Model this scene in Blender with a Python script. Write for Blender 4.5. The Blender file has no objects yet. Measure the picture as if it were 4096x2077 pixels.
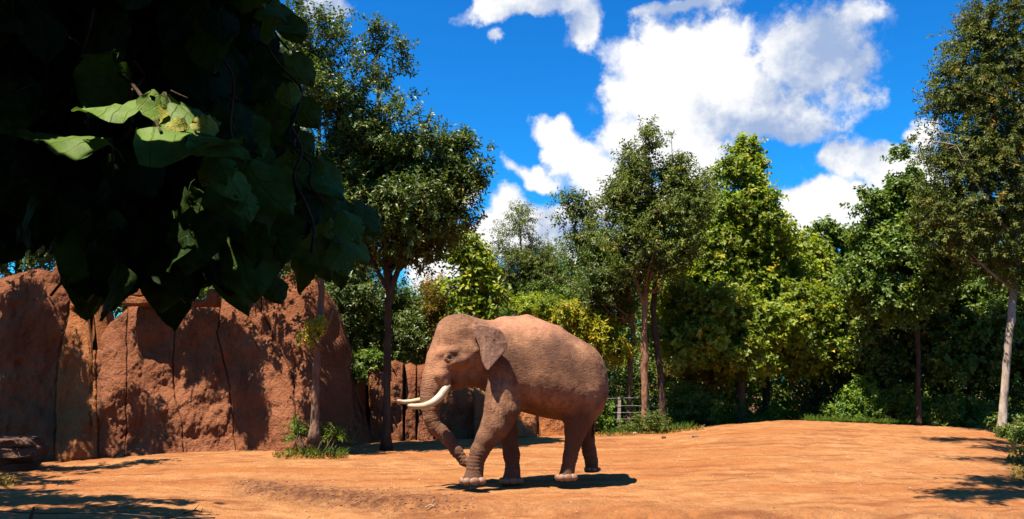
import bpy, math, random
import numpy as np
from mathutils import Vector

random.seed(7)
RNG = np.random.default_rng(7)
sc = bpy.context.scene
COL = sc.collection

# ------------------------------------------------------------------ camera
F = 3215.0                      # focal length in pixels of the 4096 px wide photograph
PITCH = math.atan(484.0 / F)
CAMZ = 1.7
cam_data = bpy.data.cameras.new('camera')
cam_data.sensor_width = 36.0
cam_data.lens = 36.0 * F / 4096.0
cam_data.clip_start = 0.05
cam_data.clip_end = 3000.0
cam = bpy.data.objects.new('camera', cam_data)
cam.location = (0, 0, CAMZ)
cam.rotation_euler = (math.pi / 2 + PITCH, 0, 0)
COL.objects.link(cam)
sc.camera = cam

# ------------------------------------------------------------------ light
SUN = np.array([-0.30, -0.32, 1.0])          # towards the sun
SUN = SUN / np.linalg.norm(SUN)
sun_data = bpy.data.lights.new('sun', 'SUN')
sun_data.energy = 5.0
sun_data.angle = math.radians(0.5)
sun_data.color = (1.0, 0.90, 0.76)
sun = bpy.data.objects.new('sun', sun_data)
sun.rotation_euler = Vector(SUN).to_track_quat('Z', 'Y').to_euler()
sun.location = (-10, -5, 30)
COL.objects.link(sun)

sc.view_settings.view_transform = 'Standard'
sc.view_settings.look = 'None'
sc.view_settings.gamma = 1.0
sc.view_settings.use_curve_mapping = False
sc.view_settings.exposure = 1.75
sc.cycles.max_bounces = 6
sc.cycles.diffuse_bounces = 3
sc.cycles.glossy_bounces = 2
sc.cycles.transmission_bounces = 3
sc.cycles.transparent_max_bounces = 6

SKY_STRENGTH = 0.05
world = bpy.data.worlds.new('World')
sc.world = world
world.use_nodes = True
wt = world.node_tree
wt.nodes.clear()
def wn(t, **kw):
    n = wt.nodes.new(t)
    for k, v in kw.items():
        setattr(n, k, v)
    return n
wl = wt.links.new
def wmath(op, a, b=None, c=None, clamp=False):
    n = wn('ShaderNodeMath', operation=op, use_clamp=clamp)
    for i, v in enumerate((a, b, c)):
        if v is None: continue
        if isinstance(v, (int, float)): n.inputs[i].default_value = v
        else: wl(v, n.inputs[i])
    return n.outputs[0]
sky = wn('ShaderNodeTexSky', sky_type='NISHITA')
sky.sun_disc = False
sky.sun_elevation = math.asin(SUN[2])
sky.sun_rotation = math.atan2(SUN[0], SUN[1])
sky.altitude = 0
sky.air_density = 1.3
sky.dust_density = 0.7
sky.ozone_density = 3.0
hsv = wn('ShaderNodeHueSaturation')
hsv.inputs['Saturation'].default_value = 1.0
hsv.inputs['Hue'].default_value = 0.5
hsv.inputs['Value'].default_value = 1.0
gam = wn('ShaderNodeGamma'); gam.inputs[1].default_value = 1.5; wl(sky.outputs[0], gam.inputs[0]); wl(gam.outputs[0], hsv.inputs['Color'])
skyc = wn('ShaderNodeVectorMath', operation='SCALE')
tint = wn('ShaderNodeVectorMath', operation='MULTIPLY'); wl(hsv.outputs[0], tint.inputs[0]); tint.inputs[1].default_value = (0.045, 0.345, 0.54)
wl(tint.outputs[0], skyc.inputs[0]); skyc.inputs['Scale'].default_value = SKY_STRENGTH
tc = wn('ShaderNodeTexCoord')
sep = wn('ShaderNodeSeparateXYZ'); wl(tc.outputs['Generated'], sep.inputs[0])
az = wmath('ARCTAN2', sep.outputs[0], sep.outputs[1])
el = wmath('ARCSINE', sep.outputs[2])
dist = wn('ShaderNodeTexNoise'); dist.inputs['Scale'].default_value = 9.0
dist.inputs['Detail'].default_value = 6.0; dist.inputs['Roughness'].default_value = 0.6
wl(tc.outputs['Generated'], dist.inputs['Vector'])
dsep = wn('ShaderNodeSeparateColor'); wl(dist.outputs['Color'], dsep.inputs[0])
az2 = wmath('MULTIPLY_ADD', wmath('SUBTRACT', dsep.outputs[0], 0.5), 0.09, az)
el2 = wmath('MULTIPLY_ADD', wmath('SUBTRACT', dsep.outputs[1], 0.5), 0.08, el)
comb = wn('ShaderNodeCombineXYZ'); wl(az2, comb.inputs[0]); wl(el2, comb.inputs[1])

def ray(px, py):
    a = (px - 2048.0) / F; b = (1038.5 - py) / F
    return np.array([a, math.cos(PITCH) - b * math.sin(PITCH), math.sin(PITCH) + b * math.cos(PITCH)])
def P(px, py, Y):
    d = ray(px, py)
    return np.array([0, 0, CAMZ]) + d * (Y / d[1])
def azel(px, py):
    d = ray(px, py); d = d / np.linalg.norm(d)
    return math.atan2(d[0], d[1]), math.asin(d[2])

# clouds: (px, py, rx, ry, rotation degrees, weight)
CLOUDS = [
    (2740, 250, 330, 210, 0, 1.1), (2570, 260, 170, 120, 0, 1), (2600, 370, 210, 120, 0, 1), (2960, 420, 330, 190, 10, 1),
    (2690, 590, 360, 170, -20, 1), (3100, 480, 250, 100, -20, 1), (2500, 780, 300, 150, -35, 1),
    (3250, 230, 300, 240, 30, .8), (3430, 330, 120, 180, 0, .7), (3150, 160, 150, 90, 30, .7), (3480, 90, 150, 90, 0, .5),
    (2270, 580, 190, 110, -40, 1), (2150, 700, 170, 70, -20, .9), (2020, 790, 110, 130, -30, .6),
    (2120, 10, 330, 70, 12, 1), (2330, 70, 130, 90, 60, .75), (2760, 15, 240, 50, 0, .8), (1980, 165, 60, 42, 20, .62), (1290, 10, 150, 75, 10, .8),
    (3340, 640, 80, 75, 0, .9), (3485, 640, 45, 60, 0, .75), (3590, 690, 260, 110, -30, 1),
    (3270, 800, 190, 110, 0, 1), (3180, 890, 240, 100, 0, 1), (3480, 850, 260, 150, 0, .9),
    (2200, 920, 280, 150, 0, 1.2), (2420, 960, 300, 160, 0, 1.2), (1830, 1030, 240, 170, 0, 1.2), (2010, 960, 180, 130, 0, 1.2), (2760, 400, 200, 150, 0, 1.2),
    (1740, 760, 200, 110, 0, .8), (3700, 520, 90, 60, 0, .8),
]
GREYS = [(3340, 230, 260, 200, 30), (2250, 60, 360, 110, 10), (2760, 15, 280, 60, 0), (3150, 560, 300, 110, -10), (2450, 930, 250, 90, 0), (1290, 10, 200, 80, 0)]
def ell(px, py, rx, ry, rot):
    a, e = azel(px, py)
    m = wn('ShaderNodeMapping', vector_type='TEXTURE')
    m.inputs['Location'].default_value = (a, e, 0)
    m.inputs['Rotation'].default_value = (0, 0, math.radians(rot))
    m.inputs['Scale'].default_value = (rx / F, ry / F, 1)
    wl(comb.outputs[0], m.inputs['Vector'])
    l = wn('ShaderNodeVectorMath', operation='LENGTH'); wl(m.outputs[0], l.inputs[0])
    return l.outputs['Value']
acc = None
for (px, py, rx, ry, rot, w_) in CLOUDS:
    d = wmath('MULTIPLY', wmath('SUBTRACT', 1.25, ell(px, py, rx, ry, rot)), w_)
    acc = d if acc is None else wmath('SMOOTH_MAX', acc, d, 0.25)
# the rest of the sky carries scattered clouds of the same kind
gn = wn('ShaderNodeTexNoise'); gn.inputs['Scale'].default_value = 2.6; gn.inputs['Detail'].default_value = 3.0
wl(tc.outputs['Generated'], gn.inputs['Vector'])
outside = wmath('MAXIMUM', wmath('ABSOLUTE', az), wmath('MULTIPLY', el, 1.15))
om = wn('ShaderNodeMapRange'); wl(outside, om.inputs[0])
om.inputs[1].default_value = 0.60; om.inputs[2].default_value = 0.80
gen = wmath('MULTIPLY_ADD', wmath('SUBTRACT', gn.outputs[0], 0.56), 4.0, -1.0)
gen = wmath('MULTIPLY_ADD', om.outputs[0], 1.0, gen)
acc = wmath('MAXIMUM', acc, gen)
fn = wn('ShaderNodeTexNoise'); fn.inputs['Scale'].default_value = 17.0
fn.inputs['Detail'].default_value = 9.0; fn.inputs['Roughness'].default_value = 0.62
wl(tc.outputs['Generated'], fn.inputs['Vector'])
vor = wn('ShaderNodeTexVoronoi', feature='SMOOTH_F1'); vor.inputs['Scale'].default_value = 26.0
vor.inputs['Smoothness'].default_value = 0.6
vmix = wn('ShaderNodeVectorMath', operation='MULTIPLY_ADD')
wl(fn.outputs['Color'], vmix.inputs[0]); vmix.inputs[1].default_value = (.09, .09, .09); wl(tc.outputs['Generated'], vmix.inputs[2])
wl(vmix.outputs[0], vor.inputs['Vector'])
dens = wmath('MULTIPLY_ADD', wmath('SUBTRACT', fn.outputs[0], 0.5), 1.2, acc)
dens = wmath('MULTIPLY_ADD', wmath('SUBTRACT', 0.42, vor.outputs['Distance']), 0.5, dens)
alpha = wn('ShaderNodeMapRange', interpolation_type='SMOOTHSTEP'); wl(dens, alpha.inputs[0])
alpha.inputs[1].default_value = 0.20; alpha.inputs[2].default_value = 0.60
g = None
for (px, py, rx, ry, rot) in GREYS:
    d = wmath('SUBTRACT', 1.3, ell(px, py, rx, ry, rot))
    g = d if g is None else wmath('MAXIMUM', g, d)
gm = wn('ShaderNodeMapRange', interpolation_type='SMOOTHSTEP')
wl(wmath('MULTIPLY_ADD', wmath('SUBTRACT', 0.5, fn.outputs[0]), 2.6, wmath('MULTIPLY_ADD', g, 0.75, wmath('MULTIPLY', vor.outputs['Distance'], .35))), gm.inputs[0])
gm.inputs[1].default_value = 0.0; gm.inputs[2].default_value = 1.05
ccol = wn('ShaderNodeMix', data_type='RGBA'); wl(gm.outputs[0], ccol.inputs[0])
ccol.inputs[6].default_value = (.31, .31, .31, 1); ccol.inputs[7].default_value = (0.11, 0.145, 0.22, 1)
fin = wn('ShaderNodeMix', data_type='RGBA'); wl(alpha.outputs[0], fin.inputs[0])
wl(skyc.outputs[0], fin.inputs[6]); wl(ccol.outputs[2], fin.inputs[7])
bg = wn('ShaderNodeBackground'); wl(fin.outputs[2], bg.inputs[0]); bg.inputs[1].default_value = 1.0
wo = wn('ShaderNodeOutputWorld'); wl(bg.outputs[0], wo.inputs[0])

# ------------------------------------------------------------------ helpers
def tag(o, label=None, cat=None, group=None, kind=None):
    if label: o['label'] = label
    if cat: o['category'] = cat
    if group: o['group'] = group
    if kind: o['kind'] = kind
    return o
def thing(name, label, cat, loc=(0, 0, 0), group=None):
    o = bpy.data.objects.new(name, None)
    o.empty_display_size = 0.3
    o.location = loc
    COL.objects.link(o)
    return tag(o, label, cat, group)
def mesh_data(name, verts, faces, smooth=True, attrs=None, fattrs=None):
    """faces: (n,k) int array, or list of such arrays"""
    verts = np.asarray(verts, dtype=np.float32)
    if not isinstance(faces, (list, tuple)): faces = [faces]
    faces = [np.asarray(f, dtype=np.int32) for f in faces if len(f)]
    me = bpy.data.meshes.new(name)
    me.vertices.add(len(verts)); me.vertices.foreach_set('co', verts.ravel())
    loops = np.concatenate([f.ravel() for f in faces])
    tot = np.concatenate([np.full(len(f), f.shape[1], np.int32) for f in faces])
    start = np.concatenate([[0], np.cumsum(tot)[:-1]]).astype(np.int32)
    me.loops.add(len(loops)); me.loops.foreach_set('vertex_index', loops)
    me.polygons.add(len(tot)); me.polygons.foreach_set('loop_start', start)
    me.polygons.foreach_set('loop_total', tot)
    me.polygons.foreach_set('use_smooth', np.full(len(tot), smooth))
    me.update(calc_edges=True)
    for k, v in (attrs or {}).items():
        a = me.attributes.new(k, 'FLOAT', 'POINT'); a.data.foreach_set('value', np.asarray(v, np.float32))
    for k, v in (fattrs or {}).items():
        a = me.attributes.new(k, 'FLOAT', 'FACE'); a.data.foreach_set('value', np.asarray(v, np.float32))
    me.validate()
    return me
def obj(name, me, mat=None, parent=None, loc=None):
    o = bpy.data.objects.new(name, me)
    COL.objects.link(o)
    if mat is not None and not me.materials: me.materials.append(mat)
    if parent is not None:
        o.parent = parent
        # world-space mesh below a moved parent
        o.matrix_parent_inverse = parent_inv(parent)
    if loc is not None: o.location = loc
    return o
def parent_inv(p):
    from mathutils import Matrix
    m = Matrix.Identity(4)
    while p is not None:
        m = Matrix.LocRotScale(p.location, p.rotation_euler, p.scale) @ (p.matrix_parent_inverse if False else Matrix.Identity(4)) @ m if p.parent is None else m
        p = p.parent
    return m.inverted()

# vectorised gradient-free value noise
_perm = np.random.default_rng(3).random((64, 64, 64)).astype(np.float32)
def vnoise(p):
    p = np.asarray(p, np.float32)
    i = np.floor(p).astype(np.int64); f = p - i; f = f * f * (3 - 2 * f)
    r = 0
    for dx in (0, 1):
        wx = f[:, 0] if dx else 1 - f[:, 0]
        for dy in (0, 1):
            wy = f[:, 1] if dy else 1 - f[:, 1]
            for dz in (0, 1):
                wz = f[:, 2] if dz else 1 - f[:, 2]
                r = r + wx * wy * wz * _perm[(i[:, 0] + dx) & 63, (i[:, 1] + dy) & 63, (i[:, 2] + dz) & 63]
    return r * 2 - 1
def fbm(p, octv=4, rough=0.5):
    p = np.asarray(p, np.float32); a, s, r = 1.0, 0, 0
    for k in range(octv):
        r = r + a * vnoise(p * (2.03 ** k) + 17.3 * k); s += a; a *= rough
    return r / s
def sstep(x, a=0.0, b=1.0):
    t = np.clip((x - a) / (b - a), 0, 1); return t * t * (3 - 2 * t)

class Mat:
    def __init__(s, name):
        s.m = bpy.data.materials.new(name); s.m.use_nodes = True
        s.t = s.m.node_tree; s.t.nodes.clear()
        s.out = s.t.nodes.new('ShaderNodeOutputMaterial')
    def n(s, t, **kw):
        n = s.t.nodes.new(t)
        for k, v in kw.items(): setattr(n, k, v)
        return n
    def l(s, a, b): s.t.links.new(a, b)
    def inp(s, sock, v):
        if hasattr(v, 'is_linked') or hasattr(v, 'links'): s.l(v, sock)
        else: sock.default_value = v
    def math(s, op, a, b=0.0, clamp=False):
        n = s.n('ShaderNodeMath', operation=op, use_clamp=clamp); s.inp(n.inputs[0], a); s.inp(n.inputs[1], b); return n.outputs[0]
    def coord(s, scale=(1, 1, 1), rot=(0, 0, 0), which='Object'):
        c = s.n('ShaderNodeTexCoord'); m = s.n('ShaderNodeMapping'); s.l(c.outputs[which], m.inputs[0])
        m.inputs['Scale'].default_value = scale; m.inputs['Rotation'].default_value = rot; return m.outputs[0]
    def noise(s, vec, scale, detail=4, rough=0.5, dist=0.0):
        n = s.n('ShaderNodeTexNoise'); s.l(vec, n.inputs['Vector']); n.inputs['Scale'].default_value = scale
        n.inputs['Detail'].default_value = detail; n.inputs['Roughness'].default_value = rough
        n.inputs['Distortion'].default_value = dist; return n.outputs[0]
    def voro(s, vec, scale, feature='F1'):
        n = s.n('ShaderNodeTexVoronoi', feature=feature); s.l(vec, n.inputs['Vector']); n.inputs['Scale'].default_value = scale
        return n.outputs['Distance']
    def ramp(s, fac, stops):
        n = s.n('ShaderNodeValToRGB'); s.inp(n.inputs[0], fac); e = n.color_ramp.elements
        while len(e) < len(stops): e.new(0.5)
        for k, (p, c) in enumerate(stops):
            e[k].position = p; e[k].color = (*c, 1) if len(c) == 3 else c
        return n.outputs[0]
    def rng(s, v, a, b, c=0.0, d=1.0):
        n = s.n('ShaderNodeMapRange'); s.inp(n.inputs[0], v)
        for k, x in enumerate((a, b, c, d)): n.inputs[k + 1].default_value = x
        return n.outputs[0]
    def mix(s, f, a, b, mode='MIX'):
        n = s.n('ShaderNodeMix', data_type='RGBA', blend_type=mode); s.inp(n.inputs[0], f)
        s.inp(n.inputs[6], a if not isinstance(a, tuple) else (*a, 1)); s.inp(n.inputs[7], b if not isinstance(b, tuple) else (*b, 1))
        return n.outputs[2]
    def attr(s, name):
        return s.n('ShaderNodeAttribute', attribute_name=name).outputs['Fac']
    def bump(s, h, dist=0.02, strength=1.0, prev=None):
        n = s.n('ShaderNodeBump'); s.l(h, n.inputs['Height']); n.inputs['Distance'].default_value = dist
        n.inputs['Strength'].default_value = strength
        if prev is not None: s.l(prev, n.inputs['Normal'])
        return n.outputs[0]
    def pbr(s, col, rough=0.8, spec=0.3, normal=None, k=0.5):
        b = s.n('ShaderNodeBsdfPrincipled')
        if isinstance(col, tuple): b.inputs['Base Color'].default_value = tuple(x * k for x in col) + (1,)
        else:
            q = s.n('ShaderNodeVectorMath', operation='SCALE'); s.l(col, q.inputs[0]); q.inputs['Scale'].default_value = k
            s.l(q.outputs[0], b.inputs['Base Color'])
        s.inp(b.inputs['Roughness'], rough); b.inputs['Specular IOR Level'].default_value = spec
        if normal is not None: s.l(normal, b.inputs['Normal'])
        return b
    def done(s, sh):
        s.l(sh.outputs[0] if hasattr(sh, 'outputs') else sh, s.out.inputs[0]); return s.m

def leaf_mat(name, stops, trans=0.25, rough=0.45, spec=0.35, tcol=1.6, vary=0.25):
    m = Mat(name)
    r = m.attr('rnd')
    c = m.ramp(r, stops)
    nz = m.noise(m.coord(), 0.9, 2)
    v = m.rng(nz, 0.3, 0.7, 1.65 * (1 - vary), 1.65 * (1 + vary))
    sc_ = m.n('ShaderNodeVectorMath', operation='SCALE'); m.l(c, sc_.inputs[0]); m.l(v, sc_.inputs['Scale'])
    tn = m.n('ShaderNodeVectorMath', operation='MULTIPLY'); m.l(sc_.outputs[0], tn.inputs[0]); tn.inputs[1].default_value = (.90, .78, .44)
    c = tn.outputs[0]
    b = m.pbr(c, rough + .08, spec * .55, None, 1.0)
    t = m.n('ShaderNodeBsdfTranslucent')
    tc_ = m.n('ShaderNodeVectorMath', operation='MULTIPLY'); m.l(c, tc_.inputs[0]); tc_.inputs[1].default_value = (tcol * 1.0, tcol * 1.15, tcol * .45)
    m.l(tc_.outputs[0], t.inputs[0])
    mx = m.n('ShaderNodeMixShader'); mx.inputs[0].default_value = trans
    m.l(b.outputs[0], mx.inputs[1]); m.l(t.outputs[0], mx.inputs[2])
    return m.done(mx)

def bark_mat(name, a, b, scale=1.0):
    m = Mat(name)
    co = m.coord((1, 1, 0.35))
    n1 = m.noise(co, 9 * scale, 5, 0.65); n2 = m.noise(co, 1.3, 3)
    v = m.voro(co, 14 * scale)
    c = m.mix(m.rng(n1, 0.3, 0.7), a, b)
    c = m.mix(m.rng(n2, 0.45, 0.75, 0, 0.6), c, tuple(x * 0.45 for x in a))
    h = m.math('ADD', n1, v)
    return m.done(m.pbr(c, 0.9, 0.15, m.bump(h, 0.03)))

def tube_geo(pts, radii, sides=6, cap=True):
    pts = np.asarray(pts, float); radii = np.broadcast_to(np.asarray(radii, float), (len(pts),))
    d = np.gradient(pts, axis=0); d /= np.linalg.norm(d, axis=1)[:, None] + 1e-9
    ref = np.array([0.13, 0.27, 1.0]) if abs(d[:, 2]).mean() < 0.8 else np.array([1.0, 0.2, 0.1])
    u = np.cross(d, ref); u /= np.linalg.norm(u, axis=1)[:, None] + 1e-9
    v = np.cross(d, u)
    a = np.linspace(0, 2 * np.pi, sides, endpoint=False)
    ring = (u[:, None, :] * np.cos(a)[None, :, None] + v[:, None, :] * np.sin(a)[None, :, None]) * radii[:, None, None]
    V = (pts[:, None, :] + ring).reshape(-1, 3)
    n = len(pts)
    i = np.arange(n - 1)[:, None] * sides; j = np.arange(sides)[None, :]; k = (j + 1) % sides
    Fq = np.stack([i + j, i + k, i + sides + k, i + sides + j], -1).reshape(-1, 4)
    if cap:
        V = np.vstack([V, pts[0], pts[-1]])
        jj = np.arange(sides); kk = (jj + 1) % sides
        c0 = np.stack([np.full(sides, n * sides), kk, jj], -1)
        b0 = (n - 1) * sides
        c1 = np.stack([np.full(sides, n * sides + 1), b0 + jj, b0 + kk], -1)
        return V, Fq, np.vstack([c0, c1])
    return V, Fq, np.zeros((0, 3), int)
class Geo:
    """collects tubes and the like into one mesh"""
    def __init__(s): s.V = []; s.Q = []; s.T = []; s.n = 0
    def add(s, V, Q=None, T=None):
        s.V.append(np.asarray(V))
        if Q is not None and len(Q): s.Q.append(np.asarray(Q) + s.n)
        if T is not None and len(T): s.T.append(np.asarray(T) + s.n)
        s.n += len(V)
    def tube(s, pts, radii, sides=6): s.add(*tube_geo(pts, radii, sides))
    def data(s, name, smooth=True):
        fs = []
        if s.Q: fs.append(np.vstack(s.Q))
        if s.T: fs.append(np.vstack(s.T))
        return mesh_data(name, np.vstack(s.V), fs, smooth)
def spline(pts, n):
    """Catmull-Rom through rows of pts, n samples"""
    p = np.asarray(pts, float); p = np.vstack([2 * p[0] - p[1], p, 2 * p[-1] - p[-2]])
    t = np.linspace(0, len(p) - 3 - 1e-6, n); i = t.astype(int); f = (t - i)[:, None]
    a, b, c, d = p[i], p[i + 1], p[i + 2], p[i + 3]
    return 0.5 * (2 * b + (c - a) * f + (2 * a - 5 * b + 4 * c - d) * f ** 2 + (3 * b - a - 3 * c + d) * f ** 3)
# ------------------------------------------------------------------ ground
CR = np.array([  # px, crest distance, crest py
    (-1500, 17.5, 1880), (0, 18.0, 1858), (350, 18.2, 1836), (700, 18.6, 1812), (1000, 18.9, 1800), (1400, 19.6, 1787), (1700, 21.0, 1772), (2200, 22.6, 1744),
    (2450, 23.4, 1737), (2620, 23.8, 1728), (2850, 24.3, 1702), (3100, 25.0, 1684), (3300, 25.0, 1687), (3500, 25.0, 1697),
    (3700, 25.0, 1706), (3900, 24.8, 1711), (4096, 24.4, 1742), (5500, 23.0, 1800)])
CRz = np.array([P(p, y, Y)[2] for p, Y, y in CR])
SCp = np.array([(600, 14.6, 0.0), (950, 14.0, .07), (1300, 13.2, .12), (1600, 12.45, .12), (2100, 11.9, .13), (2700, 11.35, .19), (3400, 11.0, .26), (4200, 10.7, .30), (6000, 10.5, .3)])
def ground_h(X, Y, detail=True):
    X = np.asarray(X, float); Y = np.asarray(Y, float)
    px = 2048 + F * X / np.maximum(Y, 3.0)
    Yc = np.interp(px, CR[:, 0], CR[:, 1]); zc = np.interp(px, CR[:, 0], CRz)
    t = np.clip((Y - 13.0) / (Yc - 13.0), 0, 1)
    h = zc * np.sin(t * np.pi / 2) ** 1.3
    h = h - np.clip(Y - Yc, 0, 12) * 0.05 * sstep(px, 1500, 2400)
    h = h + 0.13 * np.exp(-((Y - 15.9) / 1.2) ** 2) * sstep(px, 2500, 3300) * (1 - sstep(px, 3700, 4100)) * 0.5
    Ys = np.interp(px, SCp[:, 0], SCp[:, 1]) + 0.12 * np.sin(X * 2.1) + .07 * np.sin(X * 5.3 + 1)
    dr = 1.35 * np.interp(px, SCp[:, 0], SCp[:, 2])
    h = h - dr * sstep(Ys - Y, 0, 0.75)
    if detail:
        p = np.stack([X, Y, X * 0], -1).reshape(-1, 3)
        sh = X.shape
        near = sstep(Y, 5, 9)
        h = h + (0.035 * fbm(p * 0.8, 3) + 0.024 * fbm(p * 2.6 + 5, 4, .6) + .011 * vnoise(p * 9)).reshape(sh) * near
        mud = mud_mask(X, Y)
        h = h + mud * (0.05 * np.abs(fbm(p * 6.5 + 9, 3)) - 0.02 + 0.02 * vnoise(p * 14)).reshape(sh)
    return h
def mud_mask(X, Y):
    px = 2048 + F * X / np.maximum(Y, 3.0)
    Ys = np.interp(px, SCp[:, 0], SCp[:, 1])
    w = sstep(px, 880, 1080) * (1 - sstep(px, 1500, 2250))
    w2 = 0.35 * sstep(px, 1500, 2200)
    m = np.exp(-((Y - Ys + 0.25) / 0.55) ** 2) * np.maximum(w, w2)
    return m
def axis(a, b, step, far_lo, far_hi, g=1.22):
    mid = list(np.arange(a, b, step)); s = step; x = b; hi = []
    while x < far_hi: hi.append(x); s *= g; x += s
    hi.append(far_hi); s = step; x = a - s; lo = []
    while x > far_lo: lo.append(x); s *= g; x -= s
    lo.append(far_lo)
    return np.array(lo[::-1] + mid + hi)
gx = axis(-13, 18, 0.07, -900, 900); gy = axis(9.2, 26, 0.055, -60, 1500)
GX, GY = np.meshgrid(gx, gy)
GZ = ground_h(GX, GY)
nx, ny = len(gx), len(gy)
ii = (np.arange(ny - 1)[:, None] * nx + np.arange(nx - 1)[None, :])
gf = np.stack([ii, ii + 1, ii + nx + 1, ii + nx], -1).reshape(-1, 4)
m = Mat('dry orange soil')
co = m.coord()
st = m.coord((0.35, 1.6, 1))
n1 = m.noise(st, 0.55, 4, 0.55); n2 = m.noise(co, 2.2, 6, 0.65); n3 = m.noise(co, 26, 3, 0.6); n4 = m.noise(co, 75, 2, 0.5)
c = m.ramp(n2, [(0.30, (0.37, 0.165, 0.066)), (0.5, (0.51, 0.225, 0.080)), (0.72, (0.63, 0.32, 0.135))])
c = m.mix(m.rng(n1, 0.45, 0.60, 0, 0.9), c, (0.45, 0.165, 0.052))
c = m.mix(m.rng(m.noise(st, 1.9, 5, .7), 0.51, 0.63, 0, .75), c, (0.27, 0.088, 0.030))
c = m.mix(m.rng(n3, 0.54, 0.70, 0, 0.55), c, (0.20, 0.085, 0.04))
c = m.mix(m.rng(m.noise(co, 4.5, 6, .75), .56, .66, 0, .5), c, (.24, .10, .045))
c = m.mix(m.rng(n4, 0.66, 0.80, 0, 0.6), c, (0.60, 0.40, 0.26))
mud = m.attr('mud')
c = m.mix(m.math('MULTIPLY', mud, m.rng(m.noise(co, 7, 5, .7), .40, .60, .35, 1.0)), c, (0.12, 0.048, 0.026))
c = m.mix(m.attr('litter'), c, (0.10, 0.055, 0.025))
h = m.math('ADD', m.math('MULTIPLY', n3, 0.5), m.math('MULTIPLY', n4, 0.35))
h = m.math('ADD', h, m.math('MULTIPLY', m.noise(co, 8, 5, .7), 1.2))
soil = m.done(m.pbr(c, 0.95, 0.08, m.bump(h, 0.05, 0.9)))
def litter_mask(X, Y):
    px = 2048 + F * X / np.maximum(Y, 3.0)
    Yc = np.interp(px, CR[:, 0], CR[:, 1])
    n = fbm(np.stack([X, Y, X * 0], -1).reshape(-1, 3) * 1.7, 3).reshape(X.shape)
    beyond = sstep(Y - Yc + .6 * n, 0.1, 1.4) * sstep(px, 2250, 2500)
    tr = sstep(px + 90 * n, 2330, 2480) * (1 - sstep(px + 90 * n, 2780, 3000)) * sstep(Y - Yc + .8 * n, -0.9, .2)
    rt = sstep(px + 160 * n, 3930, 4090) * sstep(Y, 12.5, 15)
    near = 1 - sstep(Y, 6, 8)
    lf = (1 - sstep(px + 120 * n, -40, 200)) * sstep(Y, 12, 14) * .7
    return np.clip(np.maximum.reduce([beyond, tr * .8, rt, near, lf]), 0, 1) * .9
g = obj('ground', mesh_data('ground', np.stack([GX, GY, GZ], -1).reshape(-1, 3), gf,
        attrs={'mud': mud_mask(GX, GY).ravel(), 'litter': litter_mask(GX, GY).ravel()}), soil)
tag(g, kind='structure')

# ------------------------------------------------------------------ rock walls
def rock_mat(name, a, b, c3, sc_=1.0):
    m = Mat(name)
    co = m.coord(); cs = m.coord((1.2, 1.2, 0.35))
    n1 = m.noise(co, 1.1, 5, 0.6); n2 = m.noise(cs, 2.5, 5, 0.6); n3 = m.noise(co, 22 * sc_, 6, 0.72); v = m.voro(co, 17 * sc_)
    c = m.mix(m.rng(n1, 0.35, 0.65), a, b)
    c = m.mix(m.rng(n2, 0.52, 0.72, 0, 0.7), c, c3)
    c = m.mix(m.rng(n3, 0.56, 0.74, 0, 0.55), c, tuple(x * 0.35 for x in a))
    c = m.mix(m.rng(m.noise(co, 40, 3), 0.62, 0.75, 0, 0.5), c, tuple(min(1, x * 1.9) for x in b))
    h = m.math('ADD', m.math('MULTIPLY', n3, 1.3), m.math('MULTIPLY', v, 0.5))
    h2 = m.noise(co, 5.0, 6, 0.7)
    nb = m.bump(h2, 0.08, 0.8)
    return m.done(m.pbr(c, 0.92, 0.12, m.bump(h, 0.045, 1.0, nb), .46))
rock = rock_mat('red brown rock', (0.32, 0.110, 0.046), (0.46, 0.175, 0.080), (0.22, 0.068, 0.028))
rock_o = rock_mat('orange rock', (0.50, 0.16, 0.045), (0.56, 0.22, 0.08), (0.36, 0.11, 0.04))
rock_d = rock_mat('grey brown rock', (0.24, 0.12, 0.07), (0.34, 0.19, 0.12), (0.14, 0.07, 0.04))

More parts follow.
